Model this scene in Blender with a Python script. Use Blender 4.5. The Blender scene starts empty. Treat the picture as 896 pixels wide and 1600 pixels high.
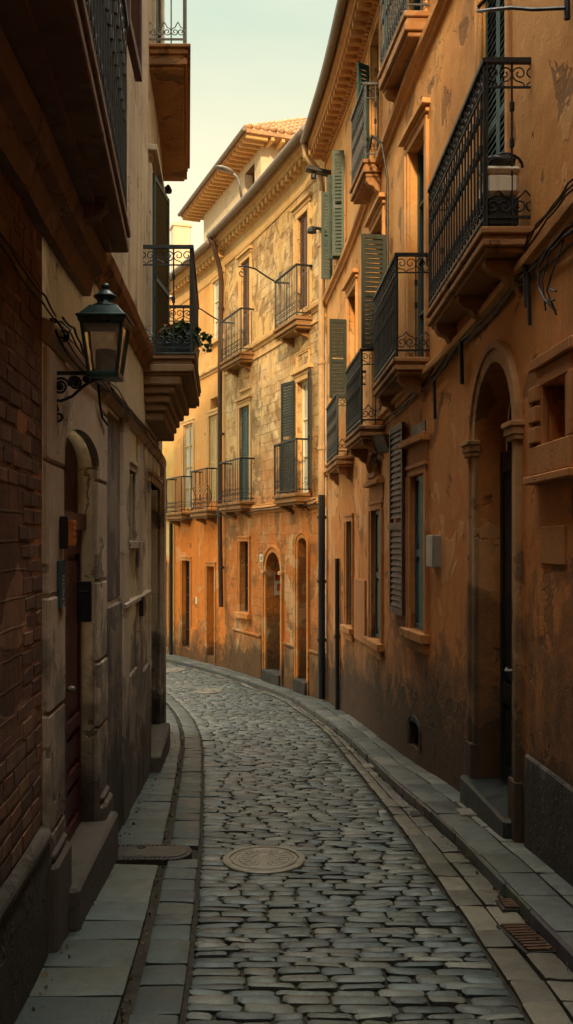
import bpy, bmesh, math, random
from mathutils import Vector, Matrix, noise
random.seed(7)
R = random.random
def U(a, b): return random.uniform(a, b)
scene = bpy.context.scene
COL = scene.collection

# ------------------------------------------------------------------ camera
FPX, CX, HY, EYE = 1500.0, 448.0, 850.0, 1.8      # survey of the photograph (896 x 1600 frame)
cam_d = bpy.data.cameras.new('camera'); cam = bpy.data.objects.new('camera', cam_d); COL.objects.link(cam)
cam.location = (0, 0, EYE); cam.rotation_euler = (math.radians(90), 0, 0)
cam_d.sensor_fit = 'VERTICAL'; cam_d.sensor_height = 36; cam_d.sensor_width = 36*896/1600
cam_d.lens = FPX/1600*36; cam_d.shift_y = 50/1600; cam_d.clip_end = 2000; cam_d.clip_start = .05
scene.camera = cam

def zg(y):                                        # street falls away from the viewer, flatter after the bend
    if y < 0: return -.02*y
    if y < 17: return -.07*y
    if y < 19: return -.07*17 - (.07*(y-17) - .01*(y-17)**2)
    if y < 45: return zg(18.999) - .03*(y-19)
    return zg(44.9)
def pz(py, d): return EYE + (HY-py)/FPX*d
def px_x(px, d): return (px-CX)/FPX*d

# ------------------------------------------------------------------ curves (plan of the facades)
def interp(pts):
    """smooth x(y) through control points, monotone cubic"""
    ys = [p[1] for p in pts]; xs = [p[0] for p in pts]; n = len(pts)
    d = [(xs[i+1]-xs[i])/(ys[i+1]-ys[i]) for i in range(n-1)]
    m = [d[0]] + [(d[i-1]+d[i])/2 for i in range(1, n-1)] + [d[-1]]
    def f(y):
        if y <= ys[0]: return xs[0]+m[0]*(y-ys[0])
        if y >= ys[-1]: return xs[-1]+m[-1]*(y-ys[-1])
        for i in range(n-1):
            if y <= ys[i+1]: break
        h = ys[i+1]-ys[i]; t = (y-ys[i])/h
        return ((1+2*t)*(1-t)**2*xs[i] + t*(1-t)**2*h*m[i] + t*t*(3-2*t)*xs[i+1] + t*t*(t-1)*h*m[i+1])
    return f
class Curve:
    def __init__(s, pts, side, y0, y1):
        s.f = interp(pts); s.side = side; s.pts = []; s.us = [0]
        n = int((y1-y0)/.1)
        for i in range(n+1):
            y = y0+(y1-y0)*i/n; s.pts.append((s.f(y), y))
        for a, b in zip(s.pts, s.pts[1:]): s.us.append(s.us[-1]+math.hypot(b[0]-a[0], b[1]-a[1]))
        s.L = s.us[-1]
    def loc(s, u):
        us = s.us; lo, hi = 0, len(us)-2
        u = max(0, min(s.L-1e-6, u))
        while lo < hi:
            m = (lo+hi+1)//2
            if us[m] <= u: lo = m
            else: hi = m-1
        return lo, (u-us[lo])/(us[lo+1]-us[lo])
    def P(s, u):
        i, t = s.loc(u); a, b = s.pts[i], s.pts[i+1]
        return (a[0]+(b[0]-a[0])*t, a[1]+(b[1]-a[1])*t)
    def T(s, u):
        i = min(max(s.loc(u)[0], 2), len(s.pts)-4); a, b = s.pts[i-2], s.pts[i+3]
        d = math.hypot(b[0]-a[0], b[1]-a[1]); return ((b[0]-a[0])/d, (b[1]-a[1])/d)
    def N(s, u):
        t = s.T(u); return (-t[1], t[0]) if s.side > 0 else (t[1], -t[0])
    def pt(s, u, z, p=0):
        a = s.P(u); n = s.N(u); return Vector((a[0]+n[0]*p, a[1]+n[1]*p, z))
    def upx(s, px):
        for i in range(len(s.pts)-1):
            a, b = s.pts[i], s.pts[i+1]
            if a[1] < 1.2: continue
            fa, fb = a[0]/a[1]*FPX+CX-px, b[0]/b[1]*FPX+CX-px
            if fa*fb <= 0: return s.us[i]+(s.us[i+1]-s.us[i])*(fa/(fa-fb) if fa != fb else 0)
        raise ValueError('no hit %s' % px)
    def uy(s, y):
        for i in range(len(s.pts)-1):
            if s.pts[i+1][1] >= y: return s.us[i]+(s.us[i+1]-s.us[i])*(y-s.pts[i][1])/(s.pts[i+1][1]-s.pts[i][1])
        return s.L
    def y(s, u): return s.P(u)[1]
    def z(s, px, py): return pz(py, s.y(s.upx(px)))
RW = [(1.9,-12),(1.9,0),(1.875,3),(1.835,4.5),(1.79,6),(1.745,7),(1.64,8.98),(1.44,10.76),(1.285,12.44),(1.05,15.45),(.748,18.1)]
LW = [(-1.05,-12),(-1.08,0),(-1.17,3),(-1.215,4.21),(-1.28,5.2),(-1.343,6.92),(-1.405,8.23),(-1.517,10.34),(-1.81,14),(-2.25,16.4),(-2.95,19),(-4,22),(-6,26)]
FW = [(.748,18.12),(.17,19.8),(-.57,21.9),(-1.22,23.6),(-1.88,25.2),(-2.58,26.8),(-3.28,28.3),(-4.05,29.8),(-5.7,32.5),(-8,35.5)]
CR = Curve(RW, 1, -12, 18.12)
CL = Curve(LW, -1, -12, 26)
CF = Curve(FW, 1, 18.14, 35.5)
KL = interp([(-.40,0),(-.46,4.19),(-.517,5.27),(-.664,7.38),(-.876,9.96),(-1.28,14.1),(-1.82,17.4),(-2.3,19.4),(-3.0,21.7),(-4.4,25),(-6.6,29)])
KR = interp([(1.09,0),(1.075,4.19),(1.06,5.16),(.985,7.05),(.915,8.74),(.782,11.07),(.526,14.9),(.17,17.6),(-.06,18.9),(-.42,20),(-.98,21.5),(-2.2,24.5),(-3.7,27.3),(-5.15,29)])
KT = interp([(1.5,0),(1.46,4.2),(1.445,4.84),(1.418,5.4),(1.336,7.08),(1.249,8.25),(1.106,9.7),(.83,13.56),(.50,16.35),(.076,19),(-.817,21.5),(-2.03,24.5),(-3.51,27.3),(-4.9,29)])

# ------------------------------------------------------------------ mesh builder
class MB:
    def __init__(s): s.v = []; s.f = []; s.uv = {}; s.col = {}; s.sm = False
    def add(s, pts, uv=None, col=None):
        i = len(s.v); s.v += [tuple(p) for p in pts]
        for k in range(len(pts)):
            if uv: s.uv[i+k] = uv[k]
            if col is not None: s.col[i+k] = col
        return i
    def poly(s, pts, uv=None, col=None):
        i = s.add(pts, uv, col); s.f.append(tuple(range(i, i+len(pts))))
    def hexa(s, p, col=None):           # 8 points: bottom 4, top 4
        i = s.add(p, None, col)
        for q in ((0,3,2,1),(4,5,6,7),(0,1,5,4),(1,2,6,5),(2,3,7,6),(3,0,4,7)): s.f.append(tuple(i+k for k in q))
    def box(s, c, sx, sy, sz, rz=0, col=None):
        ca, sa = math.cos(rz), math.sin(rz); p = []
        for dz in (-1, 1):
            for dx, dy in ((-1,-1),(1,-1),(1,1),(-1,1)):
                x, y = dx*sx/2, dy*sy/2
                p.append((c[0]+x*ca-y*sa, c[1]+x*sa+y*ca, c[2]+dz*sz/2))
        s.hexa(p, col)
    def obox(s, M, x0, x1, y0, y1, z0, z1):   # box in a local frame
        s.hexa([M @ Vector(q) for q in ((x0,y0,z0),(x1,y0,z0),(x1,y1,z0),(x0,y1,z0),(x0,y0,z1),(x1,y0,z1),(x1,y1,z1),(x0,y1,z1))])
    def prism(s, poly, z0, z1):
        n = len(poly); i = s.add([(p[0],p[1],z0) for p in poly]+[(p[0],p[1],z1) for p in poly])
        s.f.append(tuple(range(i, i+n))[::-1]); s.f.append(tuple(range(i+n, i+2*n)))
        for k in range(n): s.f.append((i+k, i+(k+1)%n, i+n+(k+1)%n, i+n+k))
    def tube(s, path, r, n=5, cap=True, r2=None):
        path = [Vector(p) for p in path]; m = len(path); rings = []
        up = Vector((0,0,1)); prev = None
        for k, p in enumerate(path):
            t = (path[min(k+1, m-1)]-path[max(k-1, 0)])
            if t.length < 1e-9: t = Vector((0,0,1))
            t.normalize()
            if prev is None:
                a = up if abs(t.z) < .9 else Vector((1,0,0)); x = t.cross(a).normalized()
            else:
                x = (prev-t*prev.dot(t))
                x = x.normalized() if x.length > 1e-6 else t.orthogonal().normalized()
            prev = x; y = t.cross(x); rr = r if r2 is None else r+(r2-r)*k/(m-1)
            rings.append(s.add([p+(x*math.cos(2*math.pi*j/n)+y*math.sin(2*math.pi*j/n))*rr for j in range(n)]))
        for a, b in zip(rings, rings[1:]):
            for j in range(n): s.f.append((a+j, a+(j+1)%n, b+(j+1)%n, b+j))
        if cap:
            s.f.append(tuple(range(rings[0], rings[0]+n))[::-1]); s.f.append(tuple(range(rings[-1], rings[-1]+n)))
    def lathe(s, c, prof, n=12, sq=False):
        rings = []
        for r, z in prof:
            rings.append(s.add([(c[0]+r*math.cos(2*math.pi*(j+.5)/n), c[1]+r*math.sin(2*math.pi*(j+.5)/n), c[2]+z) for j in range(n)]))
        for a, b in zip(rings, rings[1:]):
            for j in range(n): s.f.append((a+j, a+(j+1)%n, b+(j+1)%n, b+j))
        s.f.append(tuple(range(rings[0], rings[0]+n))[::-1]); s.f.append(tuple(range(rings[-1], rings[-1]+n)))
    def build(s, name, mat, parent=None, smooth=False, bevel=0, label=None):
        me = bpy.data.meshes.new(name); me.from_pydata(s.v, [], s.f)
        if s.uv:
            l = me.uv_layers.new(name='UVMap')
            for lp in me.loops: l.data[lp.index].uv = s.uv.get(lp.vertex_index, (0,0))
        if s.col:
            a = me.color_attributes.new('tint', 'FLOAT_COLOR', 'POINT')
            for i in range(len(s.v)):
                c = s.col.get(i, (.5,.5,.5)); a.data[i].color = (c[0],c[1],c[2],1)
        bm = bmesh.new(); bm.from_mesh(me); bmesh.ops.recalc_face_normals(bm, faces=bm.faces)
        for f in bm.faces: f.smooth = smooth
        bm.to_mesh(me); bm.free()
        me.materials.append(mat)
        o = bpy.data.objects.new(name, me); COL.objects.link(o)
        if parent: o.parent = parent; o.matrix_parent_inverse = Matrix.Translation(-parent.location)
        if bevel:
            b = o.modifiers.new('bevel', 'BEVEL'); b.width = bevel; b.segments = 1; b.limit_method = 'ANGLE'
        if label: o['label'] = label
        return o
def thing(name, label, cat, loc=(0,0,0), group=None):
    o = bpy.data.objects.new(name, None); COL.objects.link(o); o.location = loc; o.empty_display_size = .1
    o['label'] = label; o['category'] = cat
    if group: o['group'] = group
    return o
def tag(o, label, cat, group=None):
    o['label'] = label; o['category'] = cat
    if group: o['group'] = group
    return o
def struct(o): o['kind'] = 'structure'; return o
def frame_at(origin, xdir, up=Vector((0,0,1))):
    x = Vector(xdir).normalized(); z = Vector(up).normalized(); y = z.cross(x).normalized(); z = x.cross(y)
    M = Matrix.Identity(4)
    for i in range(3): M[i][0] = x[i]; M[i][1] = y[i]; M[i][2] = z[i]; M[i][3] = origin[i]
    return M

# ------------------------------------------------------------------ materials
class NT:
    def __init__(s, name):
        s.m = bpy.data.materials.new(name); s.m.use_nodes = True; s.t = s.m.node_tree; s.t.nodes.clear()
        s.out = s.n('ShaderNodeOutputMaterial'); s.b = s.n('ShaderNodeBsdfPrincipled'); s.l(s.b.outputs[0], s.out.inputs[0])
    def n(s, typ, **kw):
        n = s.t.nodes.new(typ)
        for k, v in kw.items(): setattr(n, k, v)
        return n
    def l(s, a, b): s.t.links.new(a, b)
    def put(s, sock, v):
        if hasattr(v, 'is_output'): s.l(v, sock)
        elif isinstance(v, tuple) and len(v) == 3 and sock.type == 'RGBA': sock.default_value = (*v, 1)
        else: sock.default_value = v
    def pos(s):
        if not hasattr(s, '_p'): s._p = s.n('ShaderNodeNewGeometry').outputs['Position']
        return s._p
    def uvc(s): return s.n('ShaderNodeTexCoord').outputs['UV']
    def map(s, v, sc, loc=(0,0,0)):
        n = s.n('ShaderNodeMapping'); s.l(v, n.inputs[0]); n.inputs['Scale'].default_value = sc; n.inputs['Location'].default_value = loc; return n.outputs[0]
    def noise(s, scale, detail=5, rough=.55, v=None, dist=0):
        n = s.n('ShaderNodeTexNoise'); s.l(v or s.pos(), n.inputs['Vector']); n.inputs['Scale'].default_value = scale
        n.inputs['Detail'].default_value = detail; n.inputs['Roughness'].default_value = rough; n.inputs['Distortion'].default_value = dist; return n.outputs['Fac']
    def ramp(s, f, a, b, lo=0., hi=1.):
        n = s.n('ShaderNodeMapRange'); s.put(n.inputs[0], f); n.inputs[1].default_value = a; n.inputs[2].default_value = b
        n.inputs[3].default_value = lo; n.inputs[4].default_value = hi; return n.outputs[0]
    def mix(s, f, a, b, mode='MIX'):
        n = s.n('ShaderNodeMix', data_type='RGBA', blend_type=mode); s.put(n.inputs[0], f); s.put(n.inputs[6], a); s.put(n.inputs[7], b); return n.outputs[2]
    def math(s, op, a, b=0.):
        n = s.n('ShaderNodeMath', operation=op); s.put(n.inputs[0], a); s.put(n.inputs[1], b); return n.outputs[0]
    def bump(s, h, strength, dist=.02, prev=None):
        n = s.n('ShaderNodeBump'); s.l(h, n.inputs['Height']); n.inputs['Strength'].default_value = strength; n.inputs['Distance'].default_value = dist
        if prev: s.l(prev, n.inputs['Normal'])
        return n.outputs[0]
    def fin(s, col, rough=.85, nrm=None, spec=.3, metal=0.):
        s.put(s.b.inputs['Base Color'], col); s.put(s.b.inputs['Roughness'], rough); s.b.inputs['Specular IOR Level'].default_value = spec
        s.b.inputs['Metallic'].default_value = metal
        if nrm: s.l(nrm, s.b.inputs['Normal'])
        return s.m
def height_above_street(t, a=.07, b=0.):
    sep = t.n('ShaderNodeSeparateXYZ'); t.l(t.pos(), sep.inputs[0])
    return t.math('ADD', t.math('ADD', sep.outputs[2], t.math('MULTIPLY', sep.outputs[1], a)), b)
def stucco(name, c1, c2, c3, dirt, stone=None, hs=(.07,0.), dirt_h=1.5, patch=.62, streak=.5, low=None):
    t = NT(name); big = t.noise(.7, 5, .6)
    col = t.mix(t.ramp(big, .36, .64), c1, c2)
    fine = t.noise(5.5, 5, .65)
    col = t.mix(t.ramp(fine, .35, .75, 0., .45), col, c3)
    h = height_above_street(t, *hs)
    bh = t.noise(38, 5, .7)
    hgt = t.math('ADD', t.math('MULTIPLY', bh, .5), fine)
    if stone:
        sc, s1, s2, mo, thr = stone
        uv = t.uvc()
        wob = t.n('ShaderNodeVectorMath', operation='ADD'); t.l(uv, wob.inputs[0])
        nz = t.n('ShaderNodeTexNoise'); t.l(uv, nz.inputs['Vector']); nz.inputs['Scale'].default_value = 3.4; nz.inputs['Detail'].default_value = 3
        wm = t.n('ShaderNodeVectorMath', operation='SCALE'); t.l(nz.outputs['Color'], wm.inputs[0]); wm.inputs['Scale'].default_value = .03 if name == 'old_brick' else .10; t.l(wm.outputs[0], wob.inputs[1])
        br = t.n('ShaderNodeTexBrick'); t.l(wob.outputs[0], br.inputs['Vector']); br.inputs['Scale'].default_value = sc
        br.inputs['Color1'].default_value = (*s1,1); br.inputs['Color2'].default_value = (*s2,1); br.inputs['Mortar'].default_value = (*mo,1)
        br.inputs['Mortar Size'].default_value = .018; br.inputs['Mortar Smooth'].default_value = .6; br.inputs['Bias'].default_value = -.1
        br.inputs['Brick Width'].default_value = .62; br.inputs['Row Height'].default_value = .3; br.offset = .43; br.squash = .7; br.squash_frequency = 3
        msk = t.ramp(t.math('ADD', t.noise(.85, 5, .65, dist=.6), t.math('MULTIPLY', t.noise(4, 3), .18)), thr, thr+.07)
        sv = t.mix(t.ramp(t.noise(3.1, 5, .7), .36, .62, 0., .85), br.outputs['Color'], mo)
        col = t.mix(msk, col, sv)
        hgt = t.math('ADD', hgt, t.math('MULTIPLY', t.math('MULTIPLY', br.outputs['Fac'], msk), -1.0))
        hgt = t.math('ADD', hgt, t.math('MULTIPLY', msk, -.5))
    if low:                                        # deeper, saturated colour low down; paints the warm light glow on far houses
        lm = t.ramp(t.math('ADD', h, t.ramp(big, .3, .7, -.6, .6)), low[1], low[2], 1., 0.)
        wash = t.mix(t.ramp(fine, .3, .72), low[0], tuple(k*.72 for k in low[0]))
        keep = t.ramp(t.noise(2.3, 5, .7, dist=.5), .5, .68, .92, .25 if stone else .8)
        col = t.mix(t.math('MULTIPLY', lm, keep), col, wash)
    # repairs in another plaster, hairline cracks
    rp_ = t.noise(.95, 3, .5, t.map(t.pos(), (1,1,1), (11,5,2)), .9)
    rm = t.ramp(rp_, .60, .612)
    col = t.mix(t.math('MULTIPLY', rm, .35), col, tuple(min(.8, (k*1.1+.08)*.8) for k in c3)); hgt = t.math('ADD', hgt, t.math('MULTIPLY', rm, .35))
    vo = t.n('ShaderNodeTexVoronoi', feature='DISTANCE_TO_EDGE'); vo.inputs['Scale'].default_value = .8
    nzc = t.n('ShaderNodeTexNoise'); t.l(t.pos(), nzc.inputs['Vector']); nzc.inputs['Scale'].default_value = 2.2; nzc.inputs['Detail'].default_value = 6
    va = t.n('ShaderNodeVectorMath', operation='MULTIPLY_ADD'); t.l(nzc.outputs['Color'], va.inputs[0]); va.inputs[1].default_value = (.9,.9,.9); t.l(t.pos(), va.inputs[2]); t.l(va.outputs[0], vo.inputs['Vector'])
    ck = t.math('MULTIPLY', t.ramp(vo.outputs['Distance'], .0, .007, 1., 0.), t.ramp(t.noise(.8, 3, .5, t.map(t.pos(), (1,1,1), (3,9,4))), .5, .56))
    col = t.mix(t.math('MULTIPLY', ck, .7), col, tuple(k*.5 for k in dirt)); hgt = t.math('ADD', hgt, t.math('MULTIPLY', ck, -.8))
    # flaked patches
    pn = t.noise(1.6, 5, .62, dist=.4)
    pm = t.ramp(pn, patch, patch+.02)
    col = t.mix(t.math('MULTIPLY', pm, .6), col, dirt)
    hgt = t.math('ADD', hgt, t.math('MULTIPLY', pm, -.5))
    # vertical rain streaks
    st = t.noise(1.0, 5, .68, t.map(t.pos(), (2.6,2.6,.34)), .5)
    sm = t.math('MULTIPLY', t.ramp(st, .50, .74, 0., streak), t.ramp(t.noise(.9, 4, .6, t.map(t.pos(), (1,1,.8), (7,3,1))), .40, .62))
    col = t.mix(sm, col, dirt)
    mo_ = t.noise(14, 5, .75)
    col = t.mix(t.ramp(mo_, .35, .7, 0., .22), col, tuple(k*.45 for k in c2))
    # damp, worn base
    base = t.math('ADD', t.math('SUBTRACT', dirt_h, h), t.ramp(t.noise(1.5, 5, .65, dist=.3), .3, .7, -.85, .85))
    col = t.mix(t.ramp(base, .0, .22, 0., .5), col, dirt); col = t.mix(t.ramp(base, .25, 1.0, 0., .75), col, tuple(k*.8 for k in dirt))
    base2 = t.math('ADD', t.math('SUBTRACT', dirt_h*.5, h), t.ramp(t.noise(2.7, 5, .7), .3, .7, -.5, .5))
    b2 = t.ramp(base2, 0., .06)
    col = t.mix(t.math('MULTIPLY', b2, .55), col, tuple(k*.35 for k in dirt))
    hgt = t.math('ADD', hgt, t.math('MULTIPLY', b2, -.6))
    nrm = t.bump(hgt, .55, .02)
    return t.fin(col, t.ramp(fine, .3, .7, .78, .95), nrm, .25)
def plain(name, c, rough=.6, var=.25, metal=0., spec=.35, sc=9., bump=.15, grime=None):
    t = NT(name); n = t.noise(sc, 6, .65); st = t.noise(1., 5, .6, t.map(t.pos(), (14,14,1.2)))
    col = t.mix(t.ramp(n, .3, .7), tuple(k*(1-var) for k in c), tuple(min(1, k*(1+var)) for k in c))
    g = grime or tuple(k*.35 for k in c)
    col = t.mix(t.ramp(st, .5, .75, 0., .6), col, g)
    return t.fin(col, t.ramp(n, .3, .7, max(.05, rough-.12), min(1, rough+.12)), t.bump(t.noise(sc*5, 4), bump, .004), spec, metal)
def paving(name, dark, rough=.55, moss=(.05,.055,.03)):
    t = NT(name); a = t.n('ShaderNodeAttribute', attribute_name='tint').outputs['Color']
    n = t.noise(7, 7, .7); f = t.noise(60, 5, .7)
    col = t.mix(t.ramp(n, .35, .7, 0., .55), a, dark)
    col = t.mix(t.ramp(f, .35, .75, 0., .45), col, tuple(k*.5 for k in dark))
    col = t.mix(t.ramp(t.noise(.8, 5, .6), .5, .7, 0., .4), col, moss)
    col = t.mix(t.ramp(t.noise(2.6, 6, .72, dist=.6), .54, .66, 0., .6), col, tuple(k*.45 for k in dark))
    col = t.mix(t.ramp(t.noise(24, 5, .75), .60, .72, 0., .35), col, tuple(min(1, k*2.6) for k in dark))
    h = t.math('ADD', t.math('MULTIPLY', n, .9), t.math('MULTIPLY', f, .45))
    return t.fin(col, t.ramp(n, .3, .7, rough-.1, rough+.2), t.bump(h, .6, .012), .4)

DIRT = (.08,.048,.028)
M = {}
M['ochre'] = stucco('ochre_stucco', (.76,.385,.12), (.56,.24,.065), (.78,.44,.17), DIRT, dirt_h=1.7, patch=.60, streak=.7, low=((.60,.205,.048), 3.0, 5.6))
M['ochre_trim'] = stucco('ochre_trim', (.66,.34,.125), (.58,.28,.095), (.72,.42,.19), DIRT, dirt_h=.9, patch=.7, streak=.6)
M['portal'] = stucco('portal_stone', (.47,.25,.11), (.36,.18,.075), (.52,.31,.15), (.06,.042,.03), dirt_h=1.9, patch=.6, streak=.8)
M['ochre_low'] = stucco('low_trim', (.46,.19,.06), (.40,.155,.045), (.5,.24,.09), DIRT, dirt_h=1.1, patch=.66, streak=.6)
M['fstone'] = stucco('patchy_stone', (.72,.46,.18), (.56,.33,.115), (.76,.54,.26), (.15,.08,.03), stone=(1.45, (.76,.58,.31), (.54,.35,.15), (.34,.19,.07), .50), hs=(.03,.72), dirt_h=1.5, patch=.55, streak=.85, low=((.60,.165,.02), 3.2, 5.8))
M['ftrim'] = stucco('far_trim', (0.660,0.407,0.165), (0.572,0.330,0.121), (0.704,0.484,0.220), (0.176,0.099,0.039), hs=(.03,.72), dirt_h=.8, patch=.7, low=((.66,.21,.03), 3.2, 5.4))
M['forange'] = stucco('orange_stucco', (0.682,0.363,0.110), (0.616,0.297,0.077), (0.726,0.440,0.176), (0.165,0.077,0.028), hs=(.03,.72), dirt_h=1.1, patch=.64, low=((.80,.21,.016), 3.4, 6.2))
M['fyellow'] = stucco('yellow_stucco', (.66,.43,.14), (.60,.36,.1), (.7,.5,.2), (.2,.1,.03), hs=(.03,.72), dirt_h=.9, patch=.66)
M['cream'] = stucco('cream_plaster', (0.510,0.431,0.308), (0.425,0.355,0.251), (0.595,0.514,0.373), (0.078,0.068,0.059), dirt_h=1.6, patch=.63, streak=.7)
M['lstone'] = stucco('door_stone', (0.486,0.393,0.295), (0.378,0.307,0.235), (0.594,0.499,0.377), (0.090,0.077,0.065), dirt_h=1.4, patch=.6, streak=.6)
M['lowcream'] = stucco('lower_cream', (0.451,0.348,0.250), (0.365,0.276,0.196), (0.557,0.451,0.326), (0.077,0.068,0.058), dirt_h=1.7, patch=.58, streak=.8)
M['rough'] = stucco('rough_stone', (0.211,0.166,0.134), (0.150,0.122,0.100), (0.299,0.239,0.192), (0.053,0.048,0.042), dirt_h=1.4, patch=.5, streak=.8)
M['brick'] = stucco('old_brick', (0.337,0.141,0.064), (0.235,0.094,0.046), (0.428,0.196,0.089), (0.061,0.037,0.026), stone=(2.3, (.19,.085,.045), (.085,.04,.025), (.055,.033,.023), .47), dirt_h=1.6, patch=.66, streak=.6)
M['dado'] = stucco('grey_dado', (0.160,0.136,0.112), (0.120,0.099,0.080), (0.224,0.192,0.160), (0.048,0.042,0.035), dirt_h=1.2, patch=.58)
M['balc_dark'] = stucco('dark_balcony', (0.229,0.150,0.106), (0.163,0.109,0.081), (0.306,0.205,0.143), (0.066,0.050,0.043), dirt_h=0, patch=.6)
M['balc'] = stucco('balcony_stone', (0.380,0.190,0.075), (0.299,0.138,0.052), (0.437,0.253,0.115), (0.069,0.044,0.030), dirt_h=0, patch=.58, streak=.8)
M['fbalc'] = stucco('far_balcony_stone', (0.285,0.145,0.050), (0.248,0.116,0.039), (0.310,0.174,0.066), (0.062,0.032,0.015), dirt_h=0, patch=.6, streak=.8)
M['cream_balc'] = stucco('cream_balcony', (0.338,0.219,0.119), (0.250,0.156,0.088), (0.400,0.275,0.163), (0.056,0.043,0.033), dirt_h=0, patch=.58, streak=.9)
M['iron'] = plain('wrought_iron', (.012,.014,.016), .5, .4, .3, .5, 30)
M['blueiron'] = plain('blue_iron', (.035,.055,.068), .45, .4, .3, .5, 30)
M['lampgreen'] = plain('lamp_paint', (.018,.05,.05), .38, .3, .2, .5, 20)
M['teal'] = plain('teal_paint', (.025,.075,.075), .55, .3, 0, .35, 8)
M['tealdark'] = plain('dark_teal_paint', (.012,.034,.04), .5, .3, 0, .35, 8)
M['teallight'] = plain('faded_teal_paint', (.065,.095,.08), .6, .2, 0, .3, 8)
M['sage'] = plain('sage_paint', (.032,.038,.027), .65, .2, 0, .3, 8)
M['dgreen'] = plain('dark_green_paint', (.02,.026,.02), .6, .3, 0, .3, 8)
M['brownsh'] = plain('brown_shutter_paint', (.115,.062,.04), .65, .25, 0, .3, 8)
M['oxblood'] = plain('oxblood_door', (.055,.013,.01), .5, .35, 0, .35, 6)
M['redwood'] = plain('red_wood', (.065,.022,.016), .6, .35, 0, .3, 6)
M['blackdoor'] = plain('black_door', (.014,.018,.02), .5, .4, 0, .3, 6)
M['browndoor'] = plain('brown_door', (.06,.03,.016), .6, .35, 0, .3, 6)
M['orangewood'] = plain('orange_wood', (.38,.13,.03), .6, .25, 0, .3, 6)
M['creamsh'] = plain('cream_shutter', (.52,.36,.15), .6, .15, 0, .3, 8)
M['white'] = plain('white_paint', (.68,.6,.42), .5, .1, 0, .3, 8)
M['plastic'] = plain('white_plastic', (.62,.56,.46), .4, .08, 0, .4, 5, .05)
M['bag'] = plain('black_bag', (.03,.032,.035), .4, .4, 0, .5, 12, .5)
M['greybox'] = plain('grey_box', (.25,.235,.2), .5, .15, 0, .4, 6)
M['blackbox'] = plain('black_box', (.01,.011,.014), .5, .2, 0, .4, 6)
M['plaque'] = plain('plaque_enamel', (.05,.095,.115), .9, .2, 0, .05, 10)
M['letter'] = plain('pale_lettering', (.36,.37,.33), .5, .1, 0, .3, 10)
M['redpaint'] = plain('red_poster', (.45,.05,.03), .6, .1, 0, .3, 10)
M['cable'] = plain('black_cable', (.014,.012,.012), .6, .3, 0, .3, 20)
M['zinc'] = plain('zinc_gutter', (.20,.15,.11), .5, .25, .4, .4, 8)
M['pipe'] = plain('painted_pipe', (.42,.28,.14), .55, .2, 0, .4, 8)
M['steel'] = plain('lamp_steel', (.16,.15,.13), .45, .2, .6, .4, 8)
M['cast'] = plain('cast_iron', (.20,.185,.15), .55, .3, .4, .5, 14, .6)
M['castgrey'] = plain('grey_iron', (.055,.05,.042), .55, .3, .3, .5, 14, .6)
M['rust'] = plain('rusty_iron', (.075,.04,.024), .7, .35, .2, .3, 14, .6)
M['castdark'] = plain('dark_cast_iron', (.035,.033,.032), .55, .3, .4, .5, 14, .6)
M['leadtop'] = plain('lead_flashing', (.10,.15,.16), .5, .2, .2, .4, 8)
M['terra'] = plain('roof_tile', (.42,.24,.12), .8, .35, 0, .2, 3, .4)
M['lofta'] = stucco('loft_plaster', (0.693,0.588,0.420), (0.630,0.525,0.357), (0.735,0.630,0.462), (0.315,0.210,0.105), dirt_h=-20, patch=.7, streak=.3)
M['leaf'] = None
t = NT('leaf_green'); a = t.n('ShaderNodeAttribute', attribute_name='tint').outputs['Color']; M['leaf'] = t.fin(a, .6, None, .3)
t = NT('dark_glass'); M['glass'] = t.fin(t.mix(t.ramp(t.noise(1.2, 3), .3, .7), (.012,.014,.016), (.04,.042,.042)), .12, t.bump(t.noise(2.5, 2), .05, .02), .6)
t = NT('dim_interior'); M['inside'] = t.fin(t.mix(t.ramp(t.noise(2, 3), .3, .7), (.012,.01,.009), (.03,.022,.016)), .9)
t = NT('curtain'); M['curtain'] = t.fin(t.mix(t.ramp(t.noise(1., 3, .5, t.map(t.pos(), (9,9,.4))), .3, .7), (.34,.33,.27), (.55,.53,.44)), .8)
t = NT('lantern_glass'); t.b.inputs['Transmission Weight'].default_value = .85; t.b.inputs['IOR'].default_value = 1.2
M['lglass'] = t.fin(t.mix(t.ramp(t.noise(14, 4), .35, .7), (.85,.78,.66), (.5,.42,.34)), .12, None, .5)
t = NT('frosted_chimney'); t.b.inputs['Transmission Weight'].default_value = .3
M['frost'] = t.fin(t.mix(t.ramp(t.noise(40, 3), .3, .7), (.5,.45,.36), (.34,.29,.23)), .4, t.bump(t.noise(60, 3), .5, .004), .5)
M['brickface'] = paving('worn_brick', (.06,.032,.022), .85, (.05,.03,.02))
M['cobble'] = paving('cobble_stone', (.045,.046,.042), .34)
M['slab'] = paving('slab_stone', (.05,.06,.058), .5)
M['gslab'] = paving('gutter_stone', (.07,.064,.052), .45)
t = NT('earth_joint'); nz = t.noise(12, 6, .7)
M['joint'] = t.fin(t.mix(t.ramp(nz, .3, .7), (.018,.017,.014), (.055,.048,.036)), .95, t.bump(t.noise(70, 5), .8, .02), .15)
t = NT('ground_earth'); M['ground'] = t.fin(t.mix(t.ramp(t.noise(.3, 6), .3, .7), (.09,.08,.06), (.14,.12,.09)), .95)

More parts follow.
